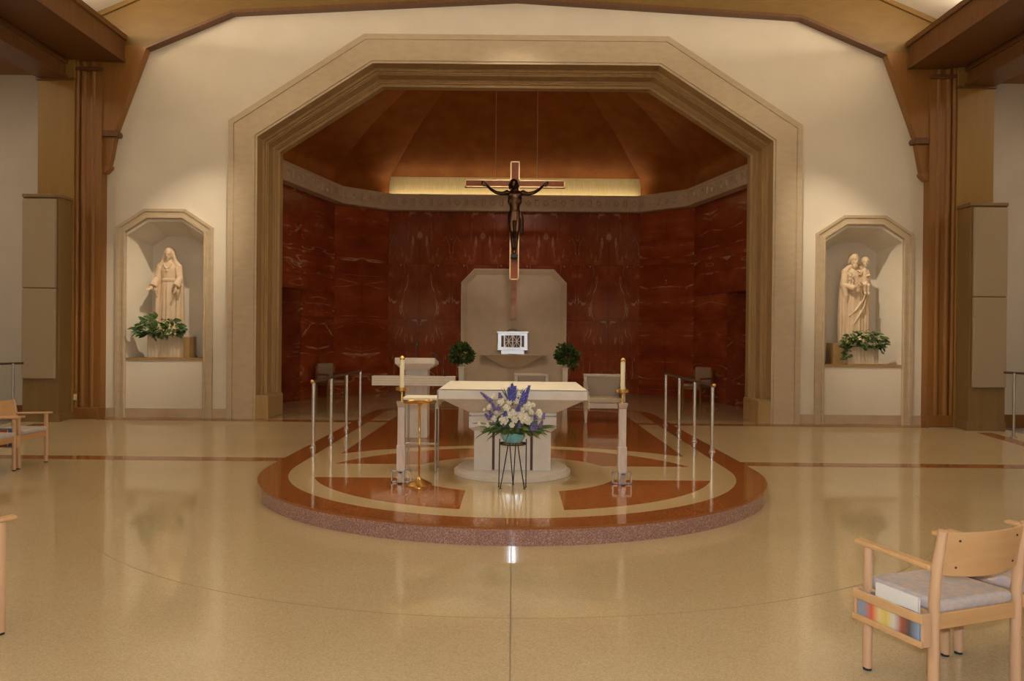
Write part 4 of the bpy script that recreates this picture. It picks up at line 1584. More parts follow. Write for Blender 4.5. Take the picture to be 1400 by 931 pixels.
for s, lab in ((-1, 'clipped green plant ball on a white stand beside the reredos, ambo side'),
               (1, 'loose green plant ball on a white stand beside the reredos, armchair side')):
    sx = s * 1.30
    t = thing('plant_pedestal', 'slim white pedestal under the %s plant ball' % ('clipped' if s < 0 else 'loose'), 'pedestal', (sx, 19.5, 0.001))
    mb = MB()
    mb.box(-0.12, 0.12, -0.12, 0.12, 0, 0.05)
    mb.build('foot', 'paint', t, bevel=0.005)
    mb = MB()
    mb.hexa([(-0.05, -0.05, 0.05), (0.05, -0.05, 0.05), (0.05, 0.05, 0.05), (-0.05, 0.05, 0.05)],
            [(-0.07, -0.07, 0.76), (0.07, -0.07, 0.76), (0.07, 0.07, 0.76), (-0.07, 0.07, 0.76)])
    mb.build('stem', 'cloth', t, bevel=0.005)
    mb = MB()
    mb.box(-0.085, 0.085, -0.085, 0.085, 0.76, 0.79)
    mb.build('top_plate', 'cloth', t, bevel=0.005)
    p = thing('plant_ball', lab, 'plant', (sx, 19.5, 0.792))
    mb = MB()
    mb.lathe([(0.06, 0), (0.08, 0.10), (0.075, 0.10)], 20)
    mb.build('pot', 'cloth', p, smooth=50)
    mb = MB()
    mb.tube([(0, 0, 0.08), (0, 0, 0.25)], 0.015, 8)
    mb.build('stem', 'niche_block', p)
    rr = random.Random(20 + s)
    mb = MB()
    for i in range(620):
        v = Vector((rr.gauss(0, 1), rr.gauss(0, 1), rr.gauss(0, 1))).normalized()
        if s < 0:
            c = Vector((0, 0, 0.29)) + Vector((v.x * 0.27, v.y * 0.25, v.z * 0.27)) * rr.uniform(0.6, 1.0)
        else:
            c = Vector((0.02 + 0.06 * (i % 2), 0, 0.31 - 0.08 * (i % 2))) + Vector((v.x * 0.24, v.y * 0.24, v.z * 0.27)) * rr.uniform(0.5, 1.05)
        if c.z < 0.125 and (s < 0 or c.x < 0.13):
            continue
        d = (v + Vector((rr.uniform(-.6, .6), rr.uniform(-.6, .6), rr.uniform(-.6, .6)))).normalized()
        sd = d.cross(Vector((rr.uniform(-1, 1), rr.uniform(-1, 1), rr.uniform(-1, 1)))).normalized()
        L, W = rr.uniform(0.08, 0.13), rr.uniform(0.03, 0.05)
        up_ = d.cross(sd) * 0.01
        mb.add([c, c + d * L * 0.5 + sd * W + up_, c + d * L, c + d * L * 0.5 - sd * W + up_], [(0, 1, 2), (0, 2, 3)])
    me = mb.mesh('foliage', 'leaf', recalc=False)
    me.materials.append(MT['leaf_olive'])
    me.materials.append(MT['leaf_dark'])
    for pg in me.polygons:
        pg.material_index = (pg.index // 2) % 3
    tag(link('foliage', me, p), kind='stuff')

# ------------------------------------------------------------------ crucifix
YC = 18.0
t = thing('crucifix', 'hanging red wooden cross with cream edging', 'cross', (0.0, YC, 1.94))
ZB = -1.94
mb = MB()
mb.box(-0.095, 0.095, -0.05, 0.05, 2.875 + ZB, 5.58 + ZB)
mb.build('upright', 'cross_face', t)
mb = MB()
mb.box(-1.14, -0.095, -0.05, 0.05, 5.005 + ZB, 5.155 + ZB)
mb.box(0.095, 1.14, -0.05, 0.05, 5.005 + ZB, 5.155 + ZB)
mb.build('crossbeam', 'cross_face', t)
e_ = 0.026
cr = [(-0.095, 2.875), (-0.095, 5.005), (-1.14, 5.005), (-1.14, 5.155), (-0.095, 5.155), (-0.095, 5.58), (0.095, 5.58), (0.095, 5.155), (1.14, 5.155),
      (1.14, 5.005), (0.095, 5.005), (0.095, 2.875)]
mb = MB()
for (a, b_) in zip(cr, cr[1:] + cr[:1]):
    x0, x1 = sorted((a[0], b_[0]))
    z0, z1 = sorted((a[1], b_[1]))
    mb.box(x0 - e_ * 0.5, x1 + e_ * 0.5, -0.065, 0.06, z0 - e_ * 0.5 + ZB, z1 + e_ * 0.5 + ZB)
mb.build('edging', 'cross_edge', t)
mb = MB()
mb.box(-0.065, 0.065, -0.035, 0.035, 0.0, 2.862 + ZB)
mb.build('lower_shaft', 'cross_lower', t, bevel=0.004)
for x in (-0.45, 0.51):
    mb = MB()
    mb.tube([(x, 0, 5.17 + ZB), (x, 0, 7.42 + ZB)], 0.011, 6)
    wr = mb.build('suspension_rod', 'cross_edge', t)
    mb = MB()
    mb.lathe([(0.012, 0), (0.022, 0.01), (0.022, 0.06), (0.012, 0.09)], 12, (x, 0, 5.165 + ZB))
    mb.build('rod_socket', 'cross_edge', wr)


def limb(b_, pts_, rad, n=12, flat=1.0):
    """tapered limb with rounded ends"""
    b_.tube(pts_, rad, n, True, flat)
    for p_, r_ in ((pts_[0], rad[0]), (pts_[-1], rad[-1])):
        b_.ell(p_, (r_, r_, r_), 10, 7)
    for p_, r_ in zip(pts_[1:-1], rad[1:-1]):
        b_.ell(p_, (r_ * 1.02,) * 3, 10, 7)


def hand(b_, wrist, d, nrm, L=0.17, curl=0.35, thumb=1):
    """palm with five unequal bent fingers; d along the hand, nrm out of the palm"""
    d = Vector(d).normalized()
    nrm = Vector(nrm)
    nrm = (nrm - d * nrm.dot(d)).normalized()
    sd = d.cross(nrm)
    w = Vector(wrist)
    R = Matrix((sd, d, nrm)).transposed()
    b_.ell(w + d * L * 0.27, (L * 0.24, L * 0.30, L * 0.10), 12, 8, R)
    for k, (o_, ln) in enumerate(((-0.17, 0.40), (-0.06, 0.47), (0.06, 0.45), (0.16, 0.35))):
        p0 = w + d * L * 0.48 + sd * L * o_
        dd = (d + sd * o_ * 0.6).normalized()
        p1 = p0 + (dd + nrm * curl * 0.4).normalized() * L * ln * 0.5
        p2 = p1 + (dd + nrm * curl * 1.6).normalized() * L * ln * 0.55
        b_.tube([p0 - dd * L * 0.1, p0, p1, p2], [L * 0.055, L * 0.055, L * 0.05, L * 0.04], 8)
    p0 = w + d * L * 0.15 + sd * L * 0.16 * thumb
    p1 = p0 + (d * 0.7 + sd * 0.8 * thumb).normalized() * L * 0.22
    p2 = p1 + (d + sd * 0.2 * thumb + nrm * curl).normalized() * L * 0.2
    b_.tube([w + d * L * 0.12, p0, p1, p2], [L * 0.07, L * 0.065, L * 0.055, L * 0.045], 8)


def head(b_, c, r, look=(0, -1, 0), tilt=0.0):
    """skull, jaw, brow, nose, lips, ears; r is half the head height"""
    lk = Vector(look).normalized()
    z_ = Vector((math.sin(tilt), 0, math.cos(tilt)))
    z_ = (z_ - lk * z_.dot(lk)).normalized()
    x_ = z_.cross(lk) * -1
    R = Matrix((x_, -lk, z_)).transposed()
    c = Vector(c)

    def q(x, y, z):
        return c + R @ Vector((x * r, y * r, z * r))
    b_.ell(q(0, 0.10, 0.22), (r * 0.70, r * 0.82, r * 0.78), 16, 12, R)
    b_.ell(q(0, -0.20, -0.32), (r * 0.54, r * 0.56, r * 0.66), 16, 12, R)
    b_.tube([q(0, -0.72, 0.14), q(0, -0.92, -0.16), q(0, -0.72, -0.24)], [r * 0.07, r * 0.13, r * 0.08], 8)
    b_.ell(q(0, -0.68, 0.22), (r * 0.48, r * 0.12, r * 0.08), 12, 6, R)
    b_.ell(q(0, -0.70, -0.44), (r * 0.20, r * 0.10, r * 0.06), 10, 6, R)
    b_.ell(q(0, -0.68, -0.54), (r * 0.17, r * 0.10, r * 0.06), 10, 6, R)
    b_.ell(q(0, -0.58, -0.82), (r * 0.22, r * 0.18, r * 0.16), 10, 6, R)
    for s_ in (-1, 1):
        b_.ell(q(s_ * 0.28, -0.62, 0.04), (r * 0.12, r * 0.09, r * 0.06), 8, 6, R)
        b_.ell(q(s_ * 0.36, -0.5, -0.22), (r * 0.16, r * 0.16, r * 0.16), 8, 6, R)
        b_.ell(q(s_ * 0.70, 0.1, -0.05), (r * 0.08, r * 0.16, r * 0.24), 8, 6, R)
    return q


cz = 3.48                      # height of the feet
CO = thing('crucified_figure', 'bronze figure of a crucified man in a loincloth fixed to the cross', 'statue', (0.0, YC - 0.19, cz))
mb = MB()
mb.ell((0, 0.0, 1.26), (0.165, 0.105, 0.19), 18, 12)
mb.ell((0, 0.0, 1.34), (0.18, 0.085, 0.09), 18, 10)
for s in (-1, 1):
    mb.ell((s * 0.085, -0.06, 1.31), (0.08, 0.05, 0.06), 12, 8)
    mb.ell((s * 0.185, 0.0, 1.37), (0.062, 0.058, 0.06), 12, 8)
    mb.ell((s * 0.11, -0.03, 1.16), (0.055, 0.06, 0.07), 12, 8)
mb.loft([(0, 0, 0.86, .125, .095, 0), (0, 0, 0.93, .118, .09, 0), (0, 0, 1.02, .11, .08, 0), (0, 0, 1.12, .13, .09, 0), (0, 0, 1.2, .15, .1, 0)], 24)
mb.ell((0, 0.0, 0.86), (0.135, 0.105, 0.11), 16, 10)
mb.tube([(0, 0.0, 1.38), (-0.01, -0.03, 1.46)], [0.06, 0.052], 12)
q = head(mb, (-0.025, -0.075, 1.535), 0.112, (-0.15, -1, -0.55), 0.12)
mb.ell(q(0, 0.18, 0.30), (0.09, 0.10, 0.10), 14, 10)
for s in (-1, 1):
    mb.tube([q(s * 0.55, 0.1, 0.4), q(s * 0.78, 0.0, -0.3), q(s * 0.72, -0.15, -1.0)], [0.035, 0.04, 0.022], 8)
    limb(mb, [(s * 0.17, 0.0, 1.36), (s * 0.30, 0.01, 1.345), (s * 0.44, 0.02, 1.375), (s * 0.55, 0.06, 1.45), (s * 0.645, 0.10, 1.545)],
         [0.058, 0.047, 0.040, 0.036, 0.026])
    hand(mb, (s * 0.648, 0.10, 1.55), (s * 0.75, -0.12, 0.45), (0, -1, 0.1), 0.17, 0.5, s)
    limb(mb, [(s * 0.07, 0.0, 0.84), (s * 0.068, -0.055, 0.66), (s * 0.055, -0.105, 0.47)], [0.085, 0.072, 0.054])
    limb(mb, [(s * 0.055, -0.105, 0.47), (s * 0.048, -0.03, 0.33), (s * 0.026, -0.02, 0.11)], [0.053, 0.05, 0.03])
    mb.ell((s * 0.05, 0.0, 0.36), (0.045, 0.05, 0.08), 10, 8)
    limb(mb, [(s * 0.026, -0.015, 0.10), (s * 0.018, -0.07, 0.035), (s * 0.012, -0.10, -0.02)], [0.03, 0.032, 0.024])
me = remeshed(mb, 'body', 'bronze', 0.011, 2)
link('body', me, CO)
mb = MB()
mb.loft([(0, 0, 0.70, .155, .115, .035), (0, 0, 0.80, .15, .115, .03), (0, 0, 0.90, .14, .11, .02), (0, 0, 0.95, .135, .105, .01)], 48, 9)
mb.loft([(.17, -.03, 0.42, .03, .025, .1), (.165, -.03, 0.6, .045, .04, .12), (.15, -.03, 0.8, .05, .05, .08), (.13, -.02, 0.93, .03, .04, 0)], 24, 5)
me = remeshed(mb, 'loincloth', 'bronze', 0.011, 2)
link('loincloth', me, CO)
mb = MB()
mb.box(-0.085, 0.085, -0.10, 0.10, -0.14, -0.05)
mb.build('foot_rest', 'black', CO, bevel=0.01)


# ------------------------------------------------------------------ statues in the niches
SB = 1.50
for s, nm in ((-1, 'robed woman'), (1, 'man with child')):
    x = -6.50 if s < 0 else 6.41
    t = thing('statue_plinth', 'brown block plinth under the statue of the %s' % nm, 'plinth', (x, 14.66, 1.101))
    mb = MB()
    xo = 0.12 if s < 0 else -0.12
    mb.box(-0.33 + xo, 0.33 + xo, -0.17, 0.17, 0, 0.39)
    mb.build('block', 'niche_block', t, bevel=0.006)
    mb = MB()
    mb.box(-0.345 + xo, 0.345 + xo, -0.18, 0.18, 0.0, 0.035)
    mb.build('base_fillet', 'niche_block', t)

# robed woman
WO = thing('statue_of_robed_woman', 'pale carved statue of a veiled woman in long robes with lowered hands', 'statue', (-6.50, 14.66, 1.493))
mb = MB()
mb.loft([(0, 0.01, 0.0, .225, .15, .05), (0, 0.01, 0.03, .235, .155, .06), (0, 0.01, 0.3, .215, .145, .065), (0, 0, 0.6, .195, .135, .055),
         (0, 0, 0.85, .18, .13, .04), (0, 0, 1.0, .155, .12, .025), (0, 0, 1.06, .15, .115, .012), (0, 0, 1.15, .165, .12, .012), (0, 0, 1.25, .185, .12, .006),
         (0, 0.0, 1.33, .18, .10, 0), (0, 0, 1.38, .13, .08, 0), (0, -0.005, 1.42, .065, .06, 0)], 84, 13, 0.6)
mb.tube([(0, -0.0, 1.38), (0, -0.015, 1.48)], [0.058, 0.052], 12)
q = head(mb, (0, -0.035, 1.55), 0.122, (0.03, -1, -0.22), 0.05)
# veil and mantle
mb.ell((0.005, 0.025, 1.575), (0.118, 0.122, 0.122), 20, 14)
for sg in (-1, 1):
    mb.tube([(sg * 0.085, -0.02, 1.60), (sg * 0.10, -0.01, 1.50), (sg * 0.125, 0.0, 1.40), (sg * 0.19, 0.0, 1.32)], [0.032, 0.038, 0.055, 0.06], 10)
    mb.loft([(sg * .225, .03, 0.03, .075, .13, .10), (sg * .225, .03, 0.3, .075, .13, .10), (sg * .225, .02, 0.65, .07, .12, .09), (sg * .225, .01, 0.95, .07, .11, .06),
             (sg * .215, .0, 1.15, .065, .10, .03), (sg * .185, .0, 1.29, .06, .085, 0), (sg * .15, 0, 1.335, .035, .05, 0)], 40, 7, 0.4)
    limb(mb, [(sg * 0.20, 0.0, 1.31), (sg * 0.245, -0.03, 1.09), (sg * 0.255, -0.13, 0.97)], [0.072, 0.068, 0.06])
for sg in (-1, 1):
    mb.tube([(sg * 0.06, 0.01, 1.43), (sg * 0.13, 0.005, 1.385), (sg * 0.205, 0, 1.30)], [0.05, 0.06, 0.07], 12)
# wide sleeves
mb.tube([(-0.245, -0.05, 1.08), (-0.265, -0.13, 0.975), (-0.275, -0.16, 0.93)], [0.06, 0.085, 0.078], 14)
mb.tube([(-0.25, -0.11, 1.0), (-0.235, -0.12, 0.86), (-0.225, -0.10, 0.74)], [0.06, 0.05, 0.015], 12)
mb.tube([(0.245, -0.05, 1.08), (0.24, -0.14, 0.97), (0.225, -0.17, 0.93)], [0.06, 0.085, 0.075], 14)
mb.tube([(0.24, -0.11, 1.0), (0.235, -0.12, 0.84), (0.23, -0.10, 0.70)], [0.06, 0.05, 0.015], 12)
hand(mb, (-0.275, -0.165, 0.94), (-0.55, -0.55, -0.55), (0.2, -0.6, 0.7), 0.17, 0.25, -1)
hand(mb, (0.225, -0.175, 0.93), (-0.05, -0.35, -0.9), (-0.5, -0.7, 0.2), 0.165, 0.3, 1)
# girdle, heart and neckline
mb.loft([(0, 0, 1.035, .165, .128, .01), (0, 0, 1.06, .168, .131, .01), (0, 0, 1.085, .165, .128, .01)], 40, 8)
mb.ell((-0.005, -0.118, 1.235), (0.03, 0.02, 0.034), 10, 8)
mb.tube([(-0.09, -0.085, 1.38), (-0.05, -0.118, 1.30), (0, -0.125, 1.27), (0.05, -0.118, 1.30), (0.09, -0.085, 1.38)], 0.012, 8)
mb.tube([(-0.02, -0.10, 0.055), (-0.02, -0.19, 0.04)], [0.05, 0.035], 10)
mb.tube([(0.07, -0.10, 0.055), (0.08, -0.18, 0.04)], [0.05, 0.035], 10)
me = remeshed(mb, 'figure', 'statue', 0.0095, 1)
link('figure', me, WO).scale = (0.87, 0.95, 1.0)

# man holding a child
MA = thing('statue_of_man_with_child', 'pale carved statue of a bearded man holding a small child', 'statue', (6.41, 14.66, 1.493))
mb = MB()
mb.loft([(0, 0.01, 0.0, .225, .15, .05), (0, 0.01, 0.03, .235, .155, .06), (0, 0.01, 0.3, .22, .15, .065), (0, 0, 0.6, .205, .14, .055),
         (0, 0, 0.85, .195, .135, .04), (0, 0, 1.0, .18, .128, .025), (0, 0, 1.15, .185, .125, .012), (0, 0, 1.27, .20, .125, .006),
         (0, 0.0, 1.345, .195, .105, 0), (0, 0, 1.39, .13, .08, 0), (0, -0.005, 1.43, .065, .06, 0)], 84, 11, 2.0)
mb.tube([(-0.03, 0, 1.38), (-0.03, -0.015, 1.48)], [0.062, 0.058], 12)
q = head(mb, (-0.03, -0.035, 1.555), 0.128, (0.2, -1, -0.12), 0.08)
# hair and beard
mb.ell(q(0, 0.22, 0.30), (0.108, 0.106, 0.102), 16, 12)
for sg in (-1, 1):
    mb.tube([q(sg * 0.6, 0.05, 0.55), q(sg * 0.78, 0.15, 0.0), q(sg * 0.7, 0.3, -0.55)], [0.03, 0.036, 0.03], 8)
mb.ell(q(0, -0.50, -0.80), (0.058, 0.05, 0.066), 14, 10)
mb.tube([q(0, -0.6, -0.9), q(0, -0.6, -1.35)], [0.042, 0.014], 10)
mb.ell(q(0, -0.72, -0.36), (0.045, 0.018, 0.014), 10, 6)
for sg in (-1, 1):
    mb.loft([(sg * .23, .03, 0.03, .075, .13, .10), (sg * .23, .03, 0.3, .08, .13, .10), (sg * .235, .02, 0.65, .08, .125, .09), (sg * .235, .01, 0.95, .075, .115, .06),
             (sg * .225, .0, 1.17, .07, .105, .03), (sg * .195, .0, 1.29, .065, .09, 0), (sg * .15, 0, 1.335, .035, .05, 0)], 40, 7, 1.4)
limb(mb, [(-0.205, 0.0, 1.33), (-0.25, -0.04, 1.08), (-0.12, -0.18, 1.02)], [0.078, 0.074, 0.06])
limb(mb, [(0.205, 0.0, 1.33), (0.265, -0.06, 1.08), (0.14, -0.20, 1.08)], [0.078, 0.074, 0.06])
mb.tube([(-0.24, -0.05, 1.08), (-0.22, -0.08, 0.88), (-0.20, -0.06, 0.68)], [0.075, 0.06, 0.02], 12)
hand(mb, (-0.12, -0.18, 1.02), (0.75, -0.3, 0.35), (0.2, -1, 0.1), 0.17, 0.6, 1)
hand(mb, (0.14, -0.20, 1.08), (-0.85, -0.25, 0.15), (0, -0.3, 1), 0.17, 0.5, -1)
for sg in (-1, 1):
    mb.tube([(sg * 0.05, 0.01, 1.445), (sg * 0.13, 0.005, 1.40), (sg * 0.215, 0, 1.31)], [0.055, 0.065, 0.078], 12)
# lily held in the right hand
mb.tube([(-0.10, -0.20, 0.92), (-0.12, -0.19, 1.08), (-0.14, -0.165, 1.26)], 0.011, 8)
for (dx, dz) in ((-0.03, 0.0), (0.03, -0.01), (0.0, 0.04), (-0.05, -0.07), (0.03, -0.09)):
    mb.ell((-0.14 + dx, -0.165, 1.25 + dz), (0.024, 0.022, 0.028), 8, 6)
# mantle across the front
mb.tube([(0.22, -0.10, 0.98), (0.12, -0.15, 0.80), (-0.02, -0.15, 0.62), (-0.16, -0.11, 0.50)], [0.02, 0.018, 0.016, 0.012], 8)
mb.tube([(0.23, -0.10, 0.90), (0.14, -0.15, 0.68), (0.02, -0.155, 0.48), (-0.10, -0.13, 0.30)], [0.018, 0.017, 0.014, 0.01], 8)
# the child
mb.loft([(.16, -.16, 0.98, .05, .04, .06), (.16, -.16, 1.06, .078, .065, .05), (.155, -.15, 1.18, .08, .068, .03), (.155, -.14, 1.30, .075, .06, .01),
         (.155, -.14, 1.37, .06, .05, 0), (.155, -.14, 1.41, .03, .03, 0)], 36, 7)
mb.tube([(0.155, -0.14, 1.39), (0.155, -0.145, 1.45)], [0.032, 0.03], 10)
q = head(mb, (0.155, -0.155, 1.505), 0.096, (-0.3, -1, -0.05), -0.08)
mb.ell(q(0, 0.2, 0.32), (0.08, 0.08, 0.076), 12, 10)
limb(mb, [(0.10, -0.15, 1.345), (0.05, -0.19, 1.31), (-0.01, -0.17, 1.345)], [0.028, 0.024, 0.02], 8)
limb(mb, [(0.215, -0.14, 1.345), (0.225, -0.19, 1.25), (0.16, -0.23, 1.24)], [0.028, 0.024, 0.02], 8)
for sg in (-1, 1):
    limb(mb, [(0.16 + sg * 0.035, -0.17, 1.08), (0.15 + sg * 0.04, -0.245, 1.07), (0.15 + sg * 0.035, -0.235, 0.94), (0.145 + sg * 0.035, -0.265, 0.91)],
         [0.042, 0.036, 0.026, 0.022], 10)
mb.tube([(-0.06, -0.10, 0.06), (-0.06, -0.19, 0.043)], [0.055, 0.038], 10)
mb.tube([(0.06, -0.10, 0.06), (0.07, -0.18, 0.043)], [0.055, 0.038], 10)
me = remeshed(mb, 'figure', 'statue', 0.0095, 1)
link('figure', me, MA).scale = (0.87, 0.95, 1.0)

# planters with greenery
big = [leaf_mesh('leaf', 'leaf', 0.17, 0.085, 0.35), leaf_mesh('leaf', 'leaf_dark', 0.15, 0.08, 0.4), leaf_mesh('leaf', 'leaf_olive', 0.15, 0.07, 0.3)]
small = [leaf_mesh('leaf', 'leaf', 0.11, 0.065, 0.35), leaf_mesh('leaf', 'leaf_dark', 0.11, 0.06, 0.4), leaf_mesh('leaf', 'leaf_olive', 0.10, 0.05, 0.3)]
for s, x, hw, hz, lab in ((-1, -6.44, 0.30, 0.41, 'stone planter with broad green leaves before the statue of the robed woman'),
                          (1, 6.425, 0.285, 0.33, 'stone planter with trailing ivy before the statue of the man with child')):
    t = thing('niche_planter', lab, 'planter', (x, 14.385, 1.101))
    mb = MB()
    mb.box(-hw, hw, -0.095, 0.085, 0, hz)
    pb = mb.build('trough', 'niche_stone', t, bevel=0.01)
    mb = MB()
    for k in range(9):
        xx = -hw + 2 * hw * (k + 0.5) / 9
        mb.box(xx - hw / 18, xx + hw / 18, -0.101, -0.094, 0.01, hz - 0.01)
    mb.build('flute', 'niche_stone', pb, bevel=0.004)
    mb = MB()
    mb.box(-hw + 0.03, hw - 0.03, -0.07, 0.06, hz - 0.03, hz + 0.01)
    mb.build('soil', 'rubber', t)
    rr = random.Random(40 + s)
    N = 130 if s < 0 else 180
    for i in range(N):
        u_ = rr.uniform(-1, 1)
        if s < 0:
            h_ = 0.02 + 0.36 * (1 - u_ * u_ * 0.5) * rr.random()
            p = Vector((u_ * 0.40 - 0.06, -0.06 + rr.uniform(-0.12, 0.05), hz + h_ - 0.02))
            d = Vector((u_ * 1.0 + rr.uniform(-.6, .6), -0.5 + rr.uniform(-0.5, 0.25), rr.uniform(-0.5, 0.6)))
            o = link('leaf', big[i % 3], t)
            orient(o, p, d, rr.uniform(-0.7, 0.7), rr.uniform(0.6, 1.05))
        else:
            h_ = 0.02 + 0.32 * (1 - u_ * u_ * 0.4) * rr.random()
            p = Vector((u_ * 0.37, -0.07 + rr.uniform(-0.10, 0.05), hz + h_ - 0.04))
            if u_ < -0.55 and i % 2:
                p.z -= rr.uniform(0.08, 0.26)
                p.y = -0.12
            if u_ > 0.8 and i % 3 == 0:
                p.z -= 0.10
            d = Vector((u_ * 0.8 + rr.uniform(-.8, .8), -0.6 + rr.uniform(-0.4, 0.3), rr.uniform(-0.7, 0.5)))
            o = link('leaf', small[i % 3], t)
            orient(o, p, d, rr.uniform(-0.6, 0.6), rr.uniform(0.7, 1.1))


# ------------------------------------------------------------------ beech armchairs of the nave
def chair_parts():
    P = []

    def add(name, b_, m, bevel=0.0, sub=None, smooth=None, seg=2):
        P.append((name, b_.mesh(name, m, smooth), bevel, sub, seg))
    for sx in (-1, 1):
        b_ = MB()
        b_.tube([(sx * 0.27, 0.20, 0.012), (sx * 0.27, 0.20, 0.635)], [0.0255, 0.0255], 16, True, 0.8)
        add('leg', b_, 'chair_wood', smooth=50)
        b_ = MB()
        b_.tube([(sx * 0.27, 0.20, 0.0), (sx * 0.27, 0.20, 0.014)], 0.021, 14)
        add('foot_glide', b_, 'rubber', sub=len(P) - 1)
        b_ = MB()
        b_.tube([(sx * 0.27, -0.20, 0.012), (sx * 0.27, -0.20, 0.48), (sx * 0.27, -0.215, 0.66), (sx * 0.27, -0.245, 0.825)], [0.0275, 0.0275, 0.026, 0.023], 16, True, 0.8)
        add('leg', b_, 'chair_wood', smooth=50)
        b_ = MB()
        b_.tube([(sx * 0.27, -0.20, 0.0), (sx * 0.27, -0.20, 0.014)], 0.021, 14)
        add('foot_glide', b_, 'rubber', sub=len(P) - 1)
        b_ = MB()
        xa, xb = sx * 0.27 - 0.029, sx * 0.27 + 0.029
        b_.hexa([(xa, -0.195, 0.625), (xb, -0.195, 0.625), (xb, 0.275, 0.640), (xa, 0.275, 0.640)],
                [(xa, -0.195, 0.652), (xb, -0.195, 0.652), (xb, 0.275, 0.664), (xa, 0.275, 0.664)])
        add('armrest', b_, 'chair_wood_h', 0.009, seg=3)
        b_ = MB()
        b_.box(sx * 0.27 - 0.012, sx * 0.27 + 0.012, -0.19, 0.19, 0.36, 0.425)
        add('side_rail', b_, 'chair_wood_h', 0.004)
    for y in (-0.20, 0.20):
        b_ = MB()
        b_.box(-0.26, 0.26, y - 0.012, y + 0.012, 0.35, 0.425)
        add('cross_rail', b_, 'chair_wood_h', 0.004)
    b_ = MB()
    b_.box(-0.25, 0.25, -0.205, 0.235, 0.415, 0.478)
    add('seat_cushion', b_, 'chair_fabric', 0.026, seg=4)
    # bent backrest
    b_ = MB()
    n_ = 14
    vs_, fs_ = [], []
    for i in range(n_ + 1):
        tt = -1 + 2 * i / n_
        x_ = 0.262 * tt
        bow = 0.055 * (1 - tt * tt)
        for (dy, z_) in ((0, 0.595 + 0.012 * tt * tt), (0, 0.815), (0.014, 0.815), (0.014, 0.595 + 0.012 * tt * tt)):
            lean = -0.205 - (z_ - 0.595) * 0.17
            vs_.append((x_, lean - bow + dy, z_))
    for i in range(n_):
        a = i * 4
        for k in range(4):
            fs_.append((a + k, a + (k + 1) % 4, a + 4 + (k + 1) % 4, a + 4 + k))
    fs_ += [(0, 1, 2, 3), (n_ * 4, n_ * 4 + 1, n_ * 4 + 2, n_ * 4 + 3)]
    b_.add(vs_, fs_)
    add('backrest', b_, 'chair_wood_h', 0.003, smooth=40)
    bi = len(P) - 1
    for sx in (-1, 1):
        for z_ in (0.645, 0.775):
            b_ = MB()
            x_ = sx * 0.185
            yb_ = -0.205 - (z_ - 0.595) * 0.17 - 0.055 * (1 - (x_ / 0.262) ** 2)
            b_.tube([(x_, yb_ - 0.003, z_), (x_, yb_ + 0.003, z_)], 0.0055, 10)
            add('screw', b_, 'rail_dark', sub=bi)
    # hymnal rack on the left side
    for (z0_, z1_) in ((0.385, 0.43), (0.275, 0.305)):
        b_ = MB()
        b_.box(-0.362, -0.350, -0.215, 0.215, z0_, z1_)
        add('rack_slat', b_, 'chair_wood_h', 0.003)
    for y in (-0.205, 0.205):
        b_ = MB()
        b_.box(-0.350, -0.298, y - 0.008, y + 0.008, 0.275, 0.43)
        add('rack_end', b_, 'chair_wood', 0.003)
    b_ = MB()
    b_.box(-0.350, -0.298, -0.197, 0.197, 0.275, 0.287)
    add('rack_floor', b_, 'chair_wood_h')
    return P


CH = chair_parts()


def nave_chair(fl, fr, label, rack=True, group=None):
    """placed by the floor points under its front-left and front-right legs"""
    a, b_ = Vector(fl), Vector(fr)
    rgt = (b_ - a).normalized()
    fwd = Vector((-rgt.y, rgt.x))
    c = (a + b_) / 2 - fwd * 0.20
    t_ = thing('beech_armchair', label, 'chair', (c.x, c.y, ZN + 0.001), math.atan2(rgt.y, rgt.x), group)
    objs = []
    for nm, me_, bv, sub, seg_ in CH:
        if nm.startswith('rack') and not rack:
            continue
        o_ = link(nm, me_, t_ if sub is None else objs[sub], bv, None, seg_)
        objs.append(o_)
    return t_


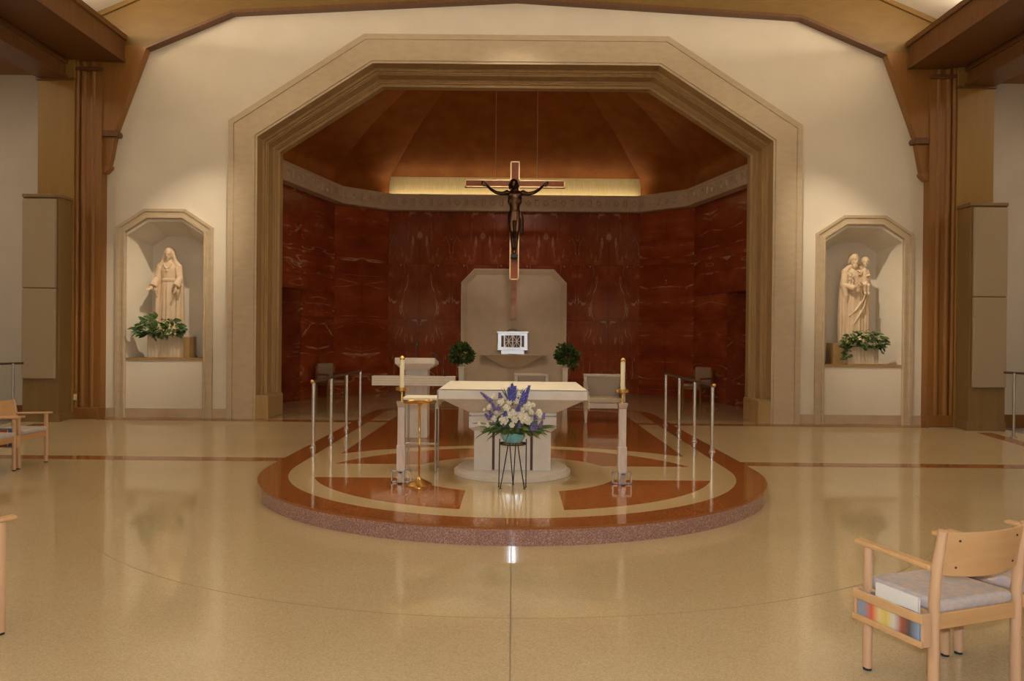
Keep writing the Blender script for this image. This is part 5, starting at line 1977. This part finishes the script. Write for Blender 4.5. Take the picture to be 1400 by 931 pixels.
def book(parent_chair, x, y, th, L, H, cover, label, lean=0.0, z=0.292):
    """a closed book standing on its spine edge in a chair rack: cover boards, spine and page block"""
    M = parent_chair.matrix_basis.copy()
    t_ = thing('hymnal', label, 'book', M @ Vector((x, y, z)), parent_chair.rotation_euler.z)
    t_.rotation_euler = (0, lean, parent_chair.rotation_euler.z)
    b_ = MB()
    for sx in (-1, 1):
        xa, xb = sorted((sx * th / 2, sx * (th / 2 - 0.003)))
        b_.box(xa, xb, -L / 2, L / 2, 0, H)
    b_.box(-th / 2, th / 2, -L / 2, -L / 2 + 0.004, 0, H)
    b_.build('cover', cover, t_, bevel=0.0012)
    b_ = MB()
    b_.box(-th / 2 + 0.003, th / 2 - 0.003, -L / 2 + 0.004, L / 2 - 0.005, 0.004, H - 0.004)
    b_.build('pages', 'paper', t_)


R1 = nave_chair((1.854, 4.03), (2.356, 4.215), 'beech armchair with patterned seat and books in its side rack, seen from behind')
R2 = nave_chair((2.452, 4.25), (2.93, 4.49), 'beech armchair next to the one with a white magazine in its rack', False)
LA = nave_chair((-6.13, 10.20), (-6.15, 9.66), 'beech armchair between a matching chair and the oak loudspeaker casing', False)
LB = nave_chair((-6.12, 9.53), (-6.14, 8.99), 'beech armchair with dark books in its rack near the red floor strip')
LC = nave_chair((-3.34, 4.66), (-2.88, 4.375), 'beech armchair standing alone on the open floor apart from the other chairs', False)
bpy.context.view_layer.update()
book(R1, -0.341, 0.0, 0.010, 0.38, 0.135, 'book_bright', 'bright printed magazine lying outermost in the chair rack')
book(R1, -0.327, -0.04, 0.012, 0.26, 0.200, 'book_white', 'tall white magazine standing in the chair rack')
book(R1, -0.308, 0.0, 0.014, 0.28, 0.135, 'book_blue', 'blue hymnal standing innermost in the chair rack')
book(LB, -0.338, 0.06, 0.018, 0.20, 0.22, 'book_blue', 'blue hymnal standing in the rack of the chair by the red strip')
book(LB, -0.338, -0.10, 0.018, 0.10, 0.24, 'book_dark', 'narrow black book standing in the rack of the chair by the red strip')
book(LB, -0.314, -0.02, 0.022, 0.22, 0.205, 'book_red', 'red hymnal standing in the rack of the chair by the red strip')
